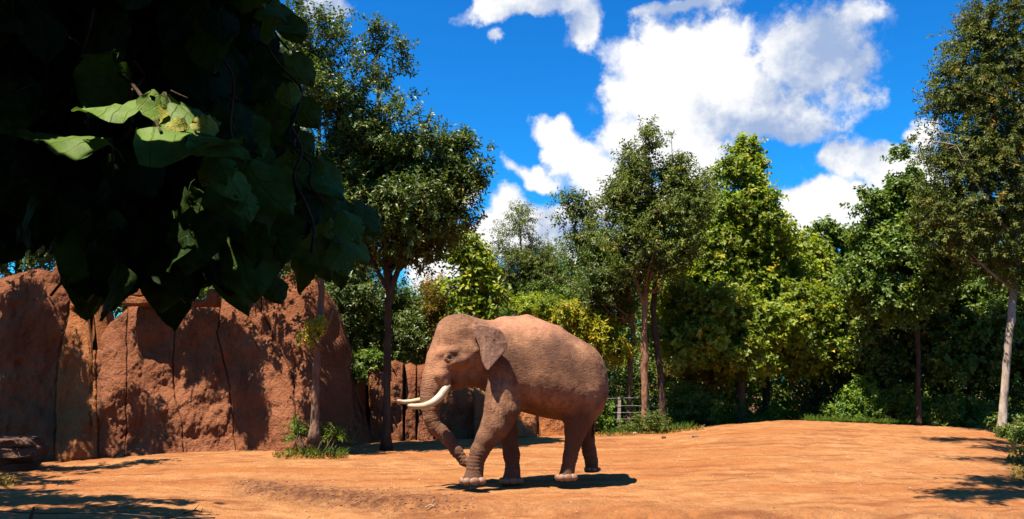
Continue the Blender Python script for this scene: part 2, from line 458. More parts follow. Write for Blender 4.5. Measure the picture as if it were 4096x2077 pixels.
def interp_poly(poly, y):
    p = np.array(sorted(poly, key=lambda q: q[1])); return np.interp(y, p[:, 1], p[:, 0])
def rock_panel(parent, L, R, top, base, Yf, lean=0.28, bulge=0.07, mat=None, seed=0, name='rock_panel', dn=(60, 70), amp=1.0, edge=0.16, back=1.3, under=45):
    """a thick slab of rock between two crack lines; L, R: polylines (px,py); top/base: (px,py) profiles; Yf: px -> distance at the foot"""
    ns, nt = dn
    s = np.linspace(0, 1, ns); t = np.linspace(0, 1, nt)
    # squeeze samples towards edges
    S, T = np.meshgrid(s, t)
    topa = np.array(top, float); basea = np.array(base, float)
    # initial px guess from the base then iterate
    PX = np.zeros_like(S); PY = np.zeros_like(S)
    l = interp_poly(L, np.full_like(S, 1500.0)); r = interp_poly(R, np.full_like(S, 1500.0))
    PX = l + (r - l) * S
    for _ in range(6):
        ty = np.interp(PX, topa[:, 0], topa[:, 1]); by = np.interp(PX, basea[:, 0], basea[:, 1]) + under
        PY = by + (ty - by) * T
        l = interp_poly(L, PY); r = interp_poly(R, PY)
        PX = l + (r - l) * S
        PX = PX + 5 * vnoise(np.stack([PX * .002, PY * .02, PX * 0 + .5], -1).reshape(-1, 3)).reshape(PX.shape) + 2.5 * vnoise(np.stack([PX * .002, PY * .07, PX * 0 + 4.5], -1).reshape(-1, 3)).reshape(PX.shape) if name == 'rock_panel' and parent is wall else PX
    foot = Yf(PX)
    zf = CAMZ - (PY - 1522) / F * foot     # rough height above ground
    prof_s = 1 - np.clip(1 - np.minimum(S, 1 - S) / edge, 0, 1) ** 2.2
    prof_t = 1 - np.clip(1 - (1 - T) / 0.12, 0, 1) ** 2.0
    pr = prof_s * prof_t
    Yv = foot + lean * np.maximum(zf, 0) - bulge * (np.sqrt(np.clip(pr, 0, 1)) - 0.4)
    q = np.stack([PX * 0.006, PY * 0.006 * 0.8, np.full_like(PX, seed * 3.7)], -1).reshape(-1, 3)
    nz = (0.55 * fbm(q * 0.7, 3) + 0.10 * (1 - 2 * np.abs(fbm(q * 1.6 + 3, 4, .6))) + .035 * fbm(q * 7, 4, .7) + .018 * fbm(q * 22, 2)).reshape(S.shape) * amp
    Yv = Yv + nz
    W = np.zeros(S.shape + (3,))
    a = (PX - 2048) / F; b = (1038.5 - PY) / F
    dy = math.cos(PITCH) - b * math.sin(PITCH); dz = math.sin(PITCH) + b * math.cos(PITCH)
    W[..., 0] = a * Yv / dy; W[..., 1] = Yv; W[..., 2] = CAMZ + dz * Yv / dy
    V = W.reshape(-1, 3)
    i = (np.arange(nt - 1)[:, None] * ns + np.arange(ns - 1)[None, :])
    fq = [np.stack([i, i + 1, i + ns + 1, i + ns], -1).reshape(-1, 4)]
    # skirt going back from left, top and right rim
    rim = np.concatenate([np.arange(nt) * ns, (nt - 1) * ns + np.arange(1, ns), (np.arange(nt - 1)[::-1]) * ns + ns - 1])
    rp = V[rim]; prev = rim; off = len(V); Vs = [V]
    for k in (1, 2, 3):
        sh = rp.copy(); sh[:, 1] += back * k / 3; 
        cx = W[..., 0].mean(); sh[:, 0] += (cx - sh[:, 0]) * 0.06 * k; sh[:, 2] -= .05 * k * k * (sh[:, 2] > 0.5)
        Vs.append(sh); cur = off + np.arange(len(rim)); off += len(rim)
        fq.append(np.stack([prev[1:], prev[:-1], cur[:-1], cur[1:]], -1)); prev = cur
    me = mesh_data(name, np.vstack(Vs), np.vstack(fq))
    return obj(name, me, mat or rock, parent)

wall = thing('rock_wall', 'tall red brown rock wall with deep vertical cracks behind the leafy vine', 'rock wall', (-7, 18.5, 0))
base = [(p, y) for p, _, y in CR]
Yf = lambda px: np.interp(px, [-300, 0, 700, 1000, 1250, 1480], [17.7, 17.9, 18.4, 18.5, 18.7, 19.6])
c0 = [(-330, 900), (-330, 1900)]
c1 = [(292, 1040), (285, 1180), (268, 1300), (232, 1440), (222, 1600), (222, 1900)]
c2 = [(352, 1040), (356, 1240), (362, 1300), (380, 1400), (385, 1600), (400, 1900)]
c3 = [(512, 1190), (508, 1400), (503, 1900)]
c4 = [(700, 1200), (702, 1330), (692, 1440), (694, 1560), (728, 1700), (742, 1900)]
c5 = [(905, 1100), (868, 1330), (905, 1480), (930, 1640), (948, 1900)]
c6 = [(1046, 1050), (1050, 1900)]
c6b = [(1046, 1050), (1048, 1250), (1110, 1380), (1172, 1500), (1182, 1640), (1188, 1900)]
c7 = [(1300, 1040), (1410, 1400), (1435, 1560), (1490, 1790), (1500, 1900)]
def shift(c, d): return [(x + d, y) for x, y in c]
g_ = .45
rock_panel(wall, c0, shift(c1, -g_), [(-330, 1130), (0, 1112), (70, 1092), (150, 1072), (210, 1085), (222, 1058), (245, 1062), (262, 1085), (275, 1062), (292, 1056)], base, Yf, seed=1, dn=(110, 120))
rock_panel(wall, shift(c1, g_), shift(c2, -g_), [(285, 1052), (312, 1046), (322, 1052), (326, 1090), (340, 1150), (356, 1190), (370, 1400)], base, lambda p: Yf(p) - .08, seed=1, dn=(40, 120), mat=rock_o, edge=.12)
rock_panel(wall, shift(c2, g_), shift(c3, -g_), [(360, 1290), (385, 1420), (405, 1340), (440, 1290), (485, 1255), (512, 1230)], base, Yf, seed=1, dn=(55, 110), edge=.05)
rock_panel(wall, shift(c3, g_), shift(c4, -g_), [(505, 1226), (560, 1224), (640, 1226), (665, 1250), (700, 1300)], base, lambda p: Yf(p) - .03, seed=1, dn=(80, 120), edge=.035)
rock_panel(wall, shift(c4, g_), shift(c5, -g_), [(700, 1300), (735, 1262), (775, 1228), (900, 1226)], base, lambda p: Yf(p) - .05, seed=1, dn=(90, 120), edge=.03, amp=1.15)
rock_panel(wall, shift(c5, g_), shift(c6b, -.7), [(905, 1190), (960, 1230), (1010, 1150), (1030, 1082), (1040, 1066), (1046, 1075)], base, lambda p: Yf(p) - .03, seed=1, dn=(70, 120), edge=.03, lean=.30)
rock_panel(wall, shift(c6b, .7), c7, [(1046, 1130), (1100, 1120), (1180, 1082), (1250, 1108), (1310, 1172), (1370, 1285), (1405, 1390), (1425, 1560), (1460, 1690), (1490, 1790)], base, lambda p: Yf(p) - .03 + 1.5 * sstep(p, 1180, 1520) ** 2, seed=1, dn=(130, 150), edge=.03, lean=.30)
def stone_mesh(name, c, r, seed, boxy=0.55, nl=10, nm=14, rough=.16):
    """an irregular blocky stone as a deformed superellipsoid"""
    th = np.linspace(0, np.pi, nl); ph = np.linspace(0, 2 * np.pi, nm, endpoint=False)
    T, Ph = np.meshgrid(th, ph, indexing='ij')
    se = lambda v: np.sign(v) * np.abs(v) ** boxy
    d = np.stack([se(np.sin(T)) * se(np.cos(Ph)), se(np.sin(T)) * se(np.sin(Ph)), se(np.cos(T))], -1).reshape(-1, 3)
    d = d * (1 + rough * fbm(d * 1.6 + seed * 5.1, 3)[:, None])
    V = d * np.array(r) + np.array(c)
    V = V + (.07 * min(r[0], 2 * r[2])) * np.stack([vnoise(V * 4 + seed), vnoise(V * 4 + seed + 9), .8 * vnoise(V * 5 + seed + 5)], -1)
    i = np.arange(nl - 1)[:, None] * nm; j = np.arange(nm)[None, :]; k = (j + 1) % nm
    return mesh_data(name, V, np.stack([i + j, i + nm + j, i + nm + k, i + k], -1).reshape(-1, 4))
for k, (x0, x1, y0, y1) in enumerate([(517, 642, 1190, 1222), (549, 641, 1143, 1188), (598, 634, 1112, 1138), (536, 556, 1178, 1190), (768, 838, 1203, 1226), (835, 880, 1160, 1226)]):
    Y = 18.9
    c = P((x0 + x1) / 2, (y0 + y1) / 2, Y); s_ = Y / F
    o = obj('stone', stone_mesh('stone', c, ((x1 - x0) / 2 * s_, .35 - .04 * k, (y1 - y0) / 2 * s_ * 1.08), k, .32, 12, 20, .30), rock_o if k < 3 else rock, wall)

rear = thing('rock_wall', 'low shaded row of upright grey brown rocks behind the elephant', 'rock wall', (-2, 22.5, 0.1))
Yr = lambda px: np.interp(px, [1300, 1500, 1750, 2000, 2300], [21.3, 22.0, 22.4, 22.9, 23.2])
def col(x0, x1, top, seed, mat=rock, dx=0, lean=.08, dn=(30, 60), Yo=0, slant=0, **kw):
    rock_panel(rear, [(x0 - slant, 1300), (x0, 1900)], [(x1 - slant, 1300), (x1, 1900)], top, base, lambda p: Yr(p) + Yo, lean=lean, bulge=.35, mat=mat, seed=seed, dn=dn, edge=.10, back=.9, amp=1.1, **kw)
col(1370, 1470, [(1370, 1440), (1470, 1455)], 11)
col(1474, 1556, [(1460, 1450), (1556, 1440)], 12)
col(1560, 1614, [(1550, 1448), (1580, 1440), (1620, 1452)], 13, Yo=-.1)
col(1617, 1664, [(1610, 1460), (1640, 1450), (1670, 1465)], 14, slant=-4)
col(1667, 1738, [(1660, 1462), (1700, 1455), (1740, 1480)], 15, Yo=.1)
col(1741, 1912, [(1735, 1575), (1775, 1545), (1860, 1540), (1895, 1560)], 16, dn=(60, 60))
col(1893, 2000, [(1880, 1545), (1905, 1550), (1940, 1575), (2010, 1640)], 17, mat=rock, Yo=-.8, lean=.3, dn=(50, 60))
col(2003, 2150, [(1990, 1610), (2060, 1632), (2150, 1650)], 18, mat=rock_o, Yo=-.8, lean=.45, dn=(60, 50))
col(2153, 2310, [(2140, 1650), (2190, 1652), (2240, 1675), (2290, 1725), (2310, 1745)], 19, mat=rock_o, Yo=-.75, lean=.5, dn=(60, 50))

# dark ledge of stacked slabs at the left edge
led = thing('rock_ledge', 'dark weathered ledge of stacked slabs at the left edge', 'rock ledge', (-10.2, 16.2, -0.1))
for k, (x0, x1, y0, y1) in enumerate([(-220, 118, 1750, 1786), (-240, 128, 1782, 1828), (-180, 78, 1824, 1858), (-260, 96, 1850, 1905)]):
    Y = 16.2; c = P((x0 + x1) / 2, (y0 + y1) / 2, Y); s_ = Y / F
    obj('slab', stone_mesh('slab', c, ((x1 - x0) / 2 * s_, .5, (y1 - y0) / 2 * s_), k + 31, .28, 14, 30, .34), rock_d, led)
# ------------------------------------------------------------------ elephant
def YC(px): return 12.85 + (px - 1650) * 0.0013
_A = P(1650, 1500, YC(1650)); _B = P(2400, 1500, YC(2400))
Ld = np.array([_B[0] - _A[0], _B[1] - _A[1], 0.0]); Ld /= np.linalg.norm(Ld)
Wd = np.array([-Ld[1], Ld[0], 0.0])            # away from the camera
EO = np.array([_A[0], _A[1], 0.0])
def E(px, py, w=0.0):
    d = ray(px, py); o = np.array([0, 0, CAMZ])
    t = (w - np.dot(o - EO, Wd)) / np.dot(d, Wd)
    q = o + d * t - EO
    return np.array([np.dot(q, Ld), w, q[2]])
def tow(p):
    p = np.asarray(p); return EO + p[..., 0:1] * Ld + p[..., 1:2] * Wd + p[..., 2:3] * np.array([0, 0, 1.0])
PX = 13.2 / F                                   # metres per pixel at the elephant

H = 0.0145
lo = np.array([-0.25, -0.95, -0.12]); hi = np.array([3.35, 0.95, 3.0])
dims = np.ceil((hi - lo) / H).astype(int)
ax = [(lo[k] + H * np.arange(dims[k])).astype(np.float32) for k in range(3)]
FLD = np.full(dims, 1.0, np.float32)
def region(a, b):
    i0 = np.maximum(((a - lo) / H).astype(int) - 1, 0); i1 = np.minimum(((b - lo) / H).astype(int) + 2, dims)
    sl = tuple(slice(i0[k], i1[k]) for k in range(3))
    return sl, ax[0][sl[0]][:, None, None], ax[1][sl[1]][None, :, None], ax[2][sl[2]][None, None, :]
def blend(sl, d, k):
    a = FLD[sl]; h = np.maximum(k - np.abs(a - d), 0) / k
    FLD[sl] = np.minimum(a, d) - h * h * k * 0.25
def carve(sl, d, k):
    a = FLD[sl]; b = -d; h = np.maximum(k - np.abs(a - b), 0) / k
    FLD[sl] = np.maximum(a, b) + h * h * k * 0.25
def cone(a, b, ra, rb, k=0.08, sw=1.0, sub=False):
    a = np.asarray(a); b = np.asarray(b); m_ = max(ra, rb) * max(1, 1 / sw) + k + .03
    sl, X, Y, Z = region(np.minimum(a, b) - m_, np.maximum(a, b) + m_)
    ba = b - a; L2 = max(np.dot(ba, ba), 1e-9)
    t = np.clip(((X - a[0]) * ba[0] + (Y - a[1]) * ba[1] + (Z - a[2]) * ba[2]) / L2, 0, 1)
    d = np.sqrt((X - a[0] - t * ba[0]) ** 2 + ((Y - a[1] - t * ba[1]) * sw) ** 2 + (Z - a[2] - t * ba[2]) ** 2) - (ra + (rb - ra) * t)
    (carve if sub else blend)(sl, d, k)
def chain(pts, k=0.06, sw=1.0):
    """pts: (px,py,w,radius px)"""
    q = [(E(p[0], p[1], p[2]), p[3] * PX) for p in pts]
    for (a, ra), (b, rb) in zip(q[:-1], q[1:]): cone(a, b, ra, rb, k, sw)
def ellip(c, r, k=0.08, rot=0.0, sub=False):
    c = np.asarray(c); m_ = max(r) + k + .03
    sl, X, Y, Z = region(c - m_, c + m_)
    x = X - c[0]; z = Z - c[2]; cs, sn = math.cos(rot), math.sin(rot)
    xr = x * cs + z * sn; zr = -x * sn + z * cs
    q = np.sqrt((xr / r[0]) ** 2 + ((Y - c[1]) / r[1]) ** 2 + (zr / r[2]) ** 2)
    d = (q - 1) * min(r) * 0.9
    (carve if sub else blend)(sl, d, k)

# torso lofted through cross-sections (px, top, bottom, half width)
ST = [(1885, 1300, 1500, .26), (1930, 1285, 1560, .33), (1980, 1280, 1598, .42), (2040, 1275, 1625, .60), (2100, 1272, 1652, .68), (2160, 1282, 1668, .72),
      (2220, 1311, 1680, .73), (2280, 1344, 1690, .70), (2335, 1374, 1690, .62), (2375, 1404, 1670, .50), (2403, 1445, 1620, .34), (2418, 1500, 1560, .12)]
sl_ = np.array([E(p, (t + b) / 2)[0] for p, t, b, w in ST]); zt = np.array([E(p, t)[2] for p, t, b, w in ST]); zb = np.array([E(p, b)[2] for p, t, b, w in ST]); hw = np.array([s[3] for s in ST])
sl, X, Y, Z = region(np.array([sl_[0] - .1, -.95, 1.0]), np.array([sl_[-1] + .2, .95, 3.0]))
xs = X[:, 0, 0]
def sm_interp(x, xp, fp):
    xx = np.linspace(xp[0], xp[-1], 400); ff = np.interp(xx, xp, fp); kern = np.hanning(25); kern /= kern.sum()
    ff = np.convolve(np.pad(ff, 12, mode='reflect', reflect_type='odd'), kern, 'valid'); return np.interp(x, xx, ff)
T_, B_, W_ = (sm_interp(xs, sl_, v)[:, None, None] for v in (zt, zb, hw))
cz = (T_ + B_) / 2 - 0.06 * (T_ - B_); hu = T_ - cz; hd = cz - B_
zz = Z - cz; hz = np.where(zz > 0, hu, hd)
e = 2.25
q = ((np.abs(Y) / W_) ** e + (np.abs(zz) / hz) ** e) ** (1 / e)
d = (q - 1) * np.minimum(W_, np.minimum(hu, hd)) * .95
d = np.maximum(d, np.maximum(sl_[0] - X, X - (sl_[-1] + .005)))
blend(sl, d.astype(np.float32), 0.05)
# spine ridge and hip bone
cone(E(2010, 1292), E(2110, 1286), .07, .07, .12); cone(E(2110, 1286), E(2230, 1326), .07, .06, .12); cone(E(2230, 1328), E(2370, 1408), .06, .05, .12)
for s in (-1, 1):
    ellip(E(2335, 1440, s * .36), (.22, .20, .20), .2)
    # shoulder blade, upper arm
    ellip(E(2030, 1450, s * .34), (.27, .20, .36), .16, -.15)
    ellip(E(2010, 1590, s * .31), (.26, .19, .27), .16)
    # thigh
    ellip(E(2322, 1560, s * .36), (.33, .25, .46), .16, .12)
    ellip(E(2310, 1650, s * .33), (.22, .19, .28), .12, .25)
# head
for s in (-1, 1):
    ellip(E(1850, 1325, s * .15), (.33, .22, .27), .10)
    ellip(E(1815, 1345, s * .10), (.26, .22, .30), .10, -.4)
    ellip(E(1855, 1400, s * .20), (.30, .19, .30), .12)
    ellip(E(1845, 1475, s * .10), (.24, .12, .22), .09)
    # brow, cheek bone
    cone(E(1765, 1412, s * .24), E(1820, 1404, s * .33), .055, .05, .07)
    cone(E(1770, 1465, s * .24), E(1850, 1440, s * .35), .05, .07, .08)
    # tusk sheath
    cone(E(1770, 1500, s * .21), E(1786, 1548, s * .22), .13, .085, .08)
    cone(E(1880, 1500, s * .14), E(1835, 1525, s * .06), .13, .10, .08)
ellip(E(1900, 1400, 0), (.36, .36, .42), .15)
ellip(E(1760, 1440, 0), (.20, .26, .27), .12, -.2)
cone(E(1800, 1320, 0), E(1765, 1430, 0), .18, .20, .12)
ellip(E(1905, 1495, 0), (.30, .20, .21), .12)
ellip(E(1865, 1352, -.42), (.10, .035, .08), .08, sub=True)
# eye socket
for s in (-1, 1):
    ellip(E(1797, 1432, s * .385), (.075, .06, .065), .04, sub=True)
    for k in range(14):
        a0 = 2 * math.pi * k / 14; a1 = 2 * math.pi * (k + 1) / 14
        cone(E(1798 + 15 * math.cos(a0), 1431 + 11 * math.sin(a0), s * .327), E(1798 + 15 * math.cos(a1), 1431 + 11 * math.sin(a1), s * .327), .018, .018, .02)
# trunk
TR = [(1752, 1470, 0, 52), (1743, 1510, 0, 51), (1735, 1550, 0, 48), (1726, 1590, 0, 42), (1722, 1630, -.01, 35), (1726, 1668, -.02, 30), (1738, 1702, -.03, 26), (1762, 1725, -.05, 25), (1792, 1757, -.08, 24), (1825, 1803, -.12, 22), (1856, 1846, -.16, 19)]
chain(TR, .05)
cone(E(1726, 1680, -.02), E(1727, 1738, 0), .09, .03, .04)
cone(E(1856, 1846, -.165), E(1866, 1856, -.17), .075, .045, .02)
# mouth / lower lip
cone(E(1850, 1515, 0), E(1792, 1560, 0), .12, .05, .07)
# legs: (px, py, w, radius px)
NF = [(2012, 1570, -.31, 60), (1998, 1640, -.32, 57), (1980, 1700, -.34, 51), (1950, 1750, -.32, 41), (1918, 1805, -.29, 33), (1903, 1850, -.28, 28.5), (1901, 1884, -.28, 26)]
chain(NF, .07, 1.12)
cone(E(2035, 1640, -.32), E(2000, 1725, -.31), .18, .10, .12)
FF = [(2018, 1600, .34, 60), (2022, 1690, .30, 44), (2035, 1750, .25, 36), (2046, 1820, .2, 31), (2051, 1878, .17, 28)]
chain(FF, .07, 1.1)
NH = [(2325, 1600, -.36, 66), (2312, 1670, -.34, 52), (2302, 1725, -.32, 40), (2291, 1780, -.30, 29.5), (2281, 1830, -.29, 26), (2272, 1872, -.28, 26)]
chain(NH, .08, 1.05)
FH = [(2330, 1620, .34, 62), (2338, 1700, .36, 40), (2347, 1755, .38, 30), (2357, 1805, .40, 27), (2366, 1845, .40, 28)]
chain(FH, .08, 1.05)
FEET = []
def foot(px0, px1, pyb, w, leg_px, leg_py, fw=1.0):
    """flared foot resting on the ground; returns its sole"""
    c = E((px0 + px1) / 2, pyb, w); r = (px1 - px0) / 2 * PX
    sl, X, Y, Z = region(c - np.array([r * 1.5, r * 1.5, .1]), c + np.array([r * 1.5, r * 1.5, .45]))
    top = E(leg_px, leg_py, w)
    t = np.clip((Z - c[2]) / (top[2] - c[2]), 0, 1)
    cx = c[0] + (top[0] - c[0]) * t; R = r * (1.02 - .42 * t ** .75)
    d = np.sqrt((X - cx) ** 2 + ((Y - c[1]) * fw) ** 2) - R
    d = np.maximum(d, c[2] - Z); d = np.maximum(d, Z - top[2])
    # rounded rim
    h = np.maximum(.03 - np.abs(d), 0)
    blend(sl, d.astype(np.float32), .06)
    FEET.append((c, r)); return c, r
feet_spec = [foot(1841, 1938, 1935, -.27, 1900, 1872, 1.03), foot(2000, 2088, 1935, .14, 2050, 1868, 1.03), foot(2222, 2301, 1921, -.28, 2272, 1868, 1.1), foot(2334, 2402, 1889, .40, 2366, 1842, 1.1)]
# tail
chain([(2408, 1478, 0, 14), (2416, 1530, -.02, 9.5), (2411, 1590, -.03, 7.5), (2396, 1640, -.03, 7), (2380, 1680, -.03, 6.5), (2374, 1722, -.03, 5.5)], .03)
# ears: a bent thick flap; outline in px
EAR = [(1893, 1318), (1900, 1300), (1922, 1296), (1952, 1306), (1982, 1318), (2003, 1345), (2012, 1380), (2007, 1402), (1990, 1428), (1968, 1455), (1954, 1474), (1943, 1485), (1934, 1480), (1925, 1462), (1918, 1432), (1914, 1396), (1905, 1360)]
ep = np.array([E(x, y, -.46)[[0, 2]] for x, y in EAR])
ep = spline(np.vstack([ep, ep[:1]]), 70)[:-1]
def poly_sd(X, Z, poly):
    d = np.full(np.broadcast(X, Z).shape, 1e9, np.float32); inside = np.zeros(d.shape, bool)
    n = len(poly)
    for i in range(n):
        a = poly[i]; b = poly[(i + 1) % n]; ba = b - a
        t = np.clip(((X - a[0]) * ba[0] + (Z - a[1]) * ba[1]) / np.dot(ba, ba), 0, 1)
        d = np.minimum(d, (X - a[0] - t * ba[0]) ** 2 + (Z - a[1] - t * ba[1]) ** 2)
        cond = ((a[1] > Z) != (b[1] > Z)) & (X < (b[0] - a[0]) * (Z - a[1]) / (b[1] - a[1] + 1e-12) + a[0])
        inside ^= cond
    d = np.sqrt(d); return np.where(inside, -d, d)
for s in (-1, 1):
    mn, mx = ep.min(0), ep.max(0)
    sl, X, Y, Z = region(np.array([mn[0] - .1, -.85 if s < 0 else .2, mn[1] - .1]), np.array([mx[0] + .1, -.2 if s < 0 else .85, mx[1] + .1]))
    pd = poly_sd(X[:, :, 0:1] * 1.0, Z, ep)
    u = (X - mn[0]) / (mx[0] - mn[0]); v = (Z - mn[1]) / (mx[1] - mn[1])
    surf = .40 + .29 * np.clip(u, 0, 1) ** .8 + .03 * np.sin(u * 5 + v * 4) + .03 * np.clip(v - .6, 0, 1) + .04 * (1 - v)
    thk = .017 + .012 * (1 - np.clip(u, 0, 1))
    d = np.sqrt(np.maximum(pd + .02, 0) ** 2 + np.maximum(np.abs(Y - s * surf) - thk + .015, 0) ** 2) - .02
    a = FLD[sl]; kk = .025
    h = np.maximum(kk - np.abs(a - d), 0) / kk
    FLD[sl] = np.minimum(a, d) - h * h * kk * .25
    # ear root
    cone(E(1893, 1318, s * .34), E(1905, 1400, s * .36), .06, .06, .05)

def surface_nets(Fd):
    ins = Fd < 0
    c = [Fd[i:Fd.shape[0] - 1 + i, j:Fd.shape[1] - 1 + j, k:Fd.shape[2] - 1 + k] for i in (0, 1) for j in (0, 1) for k in (0, 1)]
    cnt = sum((x < 0).astype(np.int8) for x in c)
    act = (cnt > 0) & (cnt < 8)
    idx = -np.ones(act.shape, np.int64); ijk = np.argwhere(act); idx[act] = np.arange(len(ijk))
    vals = np.stack([x[act] for x in c], 1)
    corners = np.array([(i, j, k) for i in (0, 1) for j in (0, 1) for k in (0, 1)], float)
    acc = np.zeros((len(ijk), 3)); n = np.zeros(len(ijk))
    for a in range(8):
        for b in range(a + 1, 8):
            if np.abs(corners[a] - corners[b]).sum() != 1: continue
            va, vb = vals[:, a], vals[:, b]; m_ = (va < 0) != (vb < 0)
            t = np.where(m_, va / np.where(m_, va - vb, 1), 0)
            acc += m_[:, None] * (corners[a] + (corners[b] - corners[a]) * t[:, None]); n += m_
    V = (ijk + acc / n[:, None]) * H + lo
    faces = []
    for axn in range(3):
        A = [slice(1, -1)] * 3; A[axn] = slice(0, -1); B = [slice(1, -1)] * 3; B[axn] = slice(1, None)
        a = ins[tuple(A)]; b = ins[tuple(B)]
        cr = np.argwhere(a != b); sgn = a[a != b]
        off = np.ones(3, int); off[axn] = 0; cr = cr + off
        o1, o2 = [k for k in range(3) if k != axn]
        def at(d1, d2):
            q = cr.copy(); q[:, o1] -= d1; q[:, o2] -= d2; return idx[q[:, 0], q[:, 1], q[:, 2]]
        f = np.stack([at(1, 1), at(0, 1), at(0, 0), at(1, 0)], 1)
        flip = sgn if axn != 1 else ~sgn
        f[~flip] = f[~flip][:, ::-1]
        faces.append(f)
    return V, np.vstack(faces)
V, Fc = surface_nets(FLD)
# light smoothing
def smooth(V, Fc, it=2, lam=.5):
    e_ = np.vstack([Fc[:, [0, 1]], Fc[:, [1, 2]], Fc[:, [2, 3]], Fc[:, [3, 0]]])
    e_ = np.vstack([e_, e_[:, ::-1]])
    deg = np.bincount(e_[:, 0], minlength=len(V))[:, None]
    for _ in range(it):
        s = np.stack([np.bincount(e_[:, 0], weights=V[e_[:, 1], k], minlength=len(V)) for k in range(3)], 1)
        V = V + lam * (s / deg - V)
    return V
V = smooth(V, Fc, 2)
# trunk ring coordinate
tp = np.array([E(p[0], p[1], p[2]) for p in TR]); seg = np.concatenate([[0], np.cumsum(np.linalg.norm(np.diff(tp, axis=0), axis=1))])
best = np.full(len(V), 9.0); ringt = np.zeros(len(V))
for i in range(len(tp) - 1):
    ba = tp[i + 1] - tp[i]; t = np.clip((V - tp[i]) @ ba / np.dot(ba, ba), 0, 1)
    d_ = np.linalg.norm(V - tp[i] - t[:, None] * ba, axis=1); m_ = d_ < best
    best[m_] = d_[m_]; ringt[m_] = (seg[i] + t * (seg[i + 1] - seg[i]))[m_]
rad = np.interp(ringt, seg, [p[3] * PX for p in TR])
tmask = (1 - sstep(best - rad, .02, .06)) * sstep(ringt, .02, .22)
# folds pushed into the surface
N = np.zeros_like(V); fn_ = np.cross(V[Fc[:, 2]] - V[Fc[:, 0]], V[Fc[:, 3]] - V[Fc[:, 1]])
for k in range(4):
    for a in range(3): N[:, a] += np.bincount(Fc[:, k], weights=fn_[:, a], minlength=len(V))
N /= np.linalg.norm(N, axis=1)[:, None] + 1e-9
_in = poly_sd(V[:, 0][:, None], V[:, 2][:, None], ep)[:, 0]
earm = (1 - sstep(_in, -.0, .03)) * sstep(np.abs(V[:, 1]), .40, .47)
disp = .007 * fbm(V * 6, 3) - .0018 * (1 - np.clip(np.abs(fbm(V * np.array([6, 6, 9.0]), 3)) * 6, 0, 1)) + tmask * .0015 * np.sin(ringt * 2 * np.pi / .055)
for c, r in feet_spec:       # ankle creases
    zz_ = V[:, 2] - c[2]
    mk = (np.hypot(V[:, 0] - c[0], V[:, 1] - c[1]) < .42) * sstep(zz_, .18, .24) * (1 - sstep(zz_, .42, .55))
    disp = disp + mk * .004 * np.sin(zz_ * 2 * np.pi / .055 + 2.5 * fbm(V * 3, 2))
# skin folds behind the shoulder, neck and hind leg
fold = np.abs(fbm(V * np.array([9, 5, 3.0]), 3)); shoulder = E(1990, 1640, -.4)
fmask = np.exp(-(((V[:, 0] - shoulder[0]) / .35) ** 2 + ((V[:, 2] - shoulder[2]) / .4) ** 2))
disp = disp - earm * .012 * np.abs(fbm(V * np.array([16, 3, 5.0]), 3)) * 2
disp = disp - fmask * .009 * (1 - np.clip(fold * 5, 0, 1))
V = V + N * disp[:, None]
# colour masks
facem = np.exp(-(((V[:, 0] - E(1750, 1480)[0]) / .30) ** 2 + ((V[:, 2] - E(1750, 1450)[2]) / .45) ** 2))
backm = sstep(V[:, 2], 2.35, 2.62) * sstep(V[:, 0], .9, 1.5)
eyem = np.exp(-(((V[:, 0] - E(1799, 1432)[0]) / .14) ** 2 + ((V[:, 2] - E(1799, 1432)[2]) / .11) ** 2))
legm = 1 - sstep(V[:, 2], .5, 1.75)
VW = tow(V)

m = Mat('wrinkled elephant skin')
co = m.coord()
nA = m.noise(co, 1.7, 5, .6); nB = m.noise(co, 9, 5, .65); nC = m.noise(co, 45, 4, .6)
c = m.ramp(nA, [(.36, (.23, .105, .058)), (.5, (.42, .195, .098)), (.63, (.70, .34, .17))])
c = m.mix(m.rng(nB, .50, .66, 0, .6), c, (.22, .095, .06))
c = m.mix(m.math('MULTIPLY', m.attr('face'), m.rng(nB, .3, .6, .4, .95)), c, (.86, .38, .185))
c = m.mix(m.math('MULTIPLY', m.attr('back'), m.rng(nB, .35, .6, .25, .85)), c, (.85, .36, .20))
c = m.mix(m.math('MULTIPLY', m.attr('ear'), .8), c, m.ramp(m.noise(m.coord((1.5, 1.5, .6)), 7, 5, .7), [(.35, (.22, .11, .08)), (.6, (.50, .27, .19))]))
c = m.mix(m.math('MULTIPLY', m.attr('lid'), .75), c, (.07, .032, .02))
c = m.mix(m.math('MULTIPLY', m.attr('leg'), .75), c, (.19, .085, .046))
c = m.mix(m.rng(nC, .58, .75, 0, .4), c, (.62, .38, .25))
# fine cracked skin: two directions of stretched cells
w1 = m.voro(m.coord((1.0, 1.0, 1.5), (.3, .5, .3)), 22, 'DISTANCE_TO_EDGE'); w2 = m.voro(m.coord((2.0, 2.0, 1.0), (.2, -.5, .3)), 34, 'DISTANCE_TO_EDGE')
w3 = m.noise(m.coord((.8, .8, 1.7), (.2, .6, .2)), 12, 6, .7, 1.2)
cr1 = m.rng(w1, 0, .10); cr2 = m.rng(w2, 0, .08)
hh = m.math('ADD', m.math('MULTIPLY', cr1, .16), m.math('MULTIPLY', cr2, .12))
hh = m.math('ADD', hh, m.math('MULTIPLY', w3, 1.9))
rings = m.math('MULTIPLY', m.math('SINE', m.math('MULTIPLY', m.math('ADD', m.attr('ringt'), m.math('MULTIPLY', nB, .02)), 2 * math.pi / .0275)), m.math('MULTIPLY', m.attr('tmask'), .14))
hh = m.math('ADD', hh, rings)
c = m.mix(m.math('MULTIPLY', m.math('SUBTRACT', 1.0, cr1), .16), c, (.08, .04, .03))
c = m.mix(m.rng(w3, .54, .68, 0, .35), c, (.13, .055, .032))
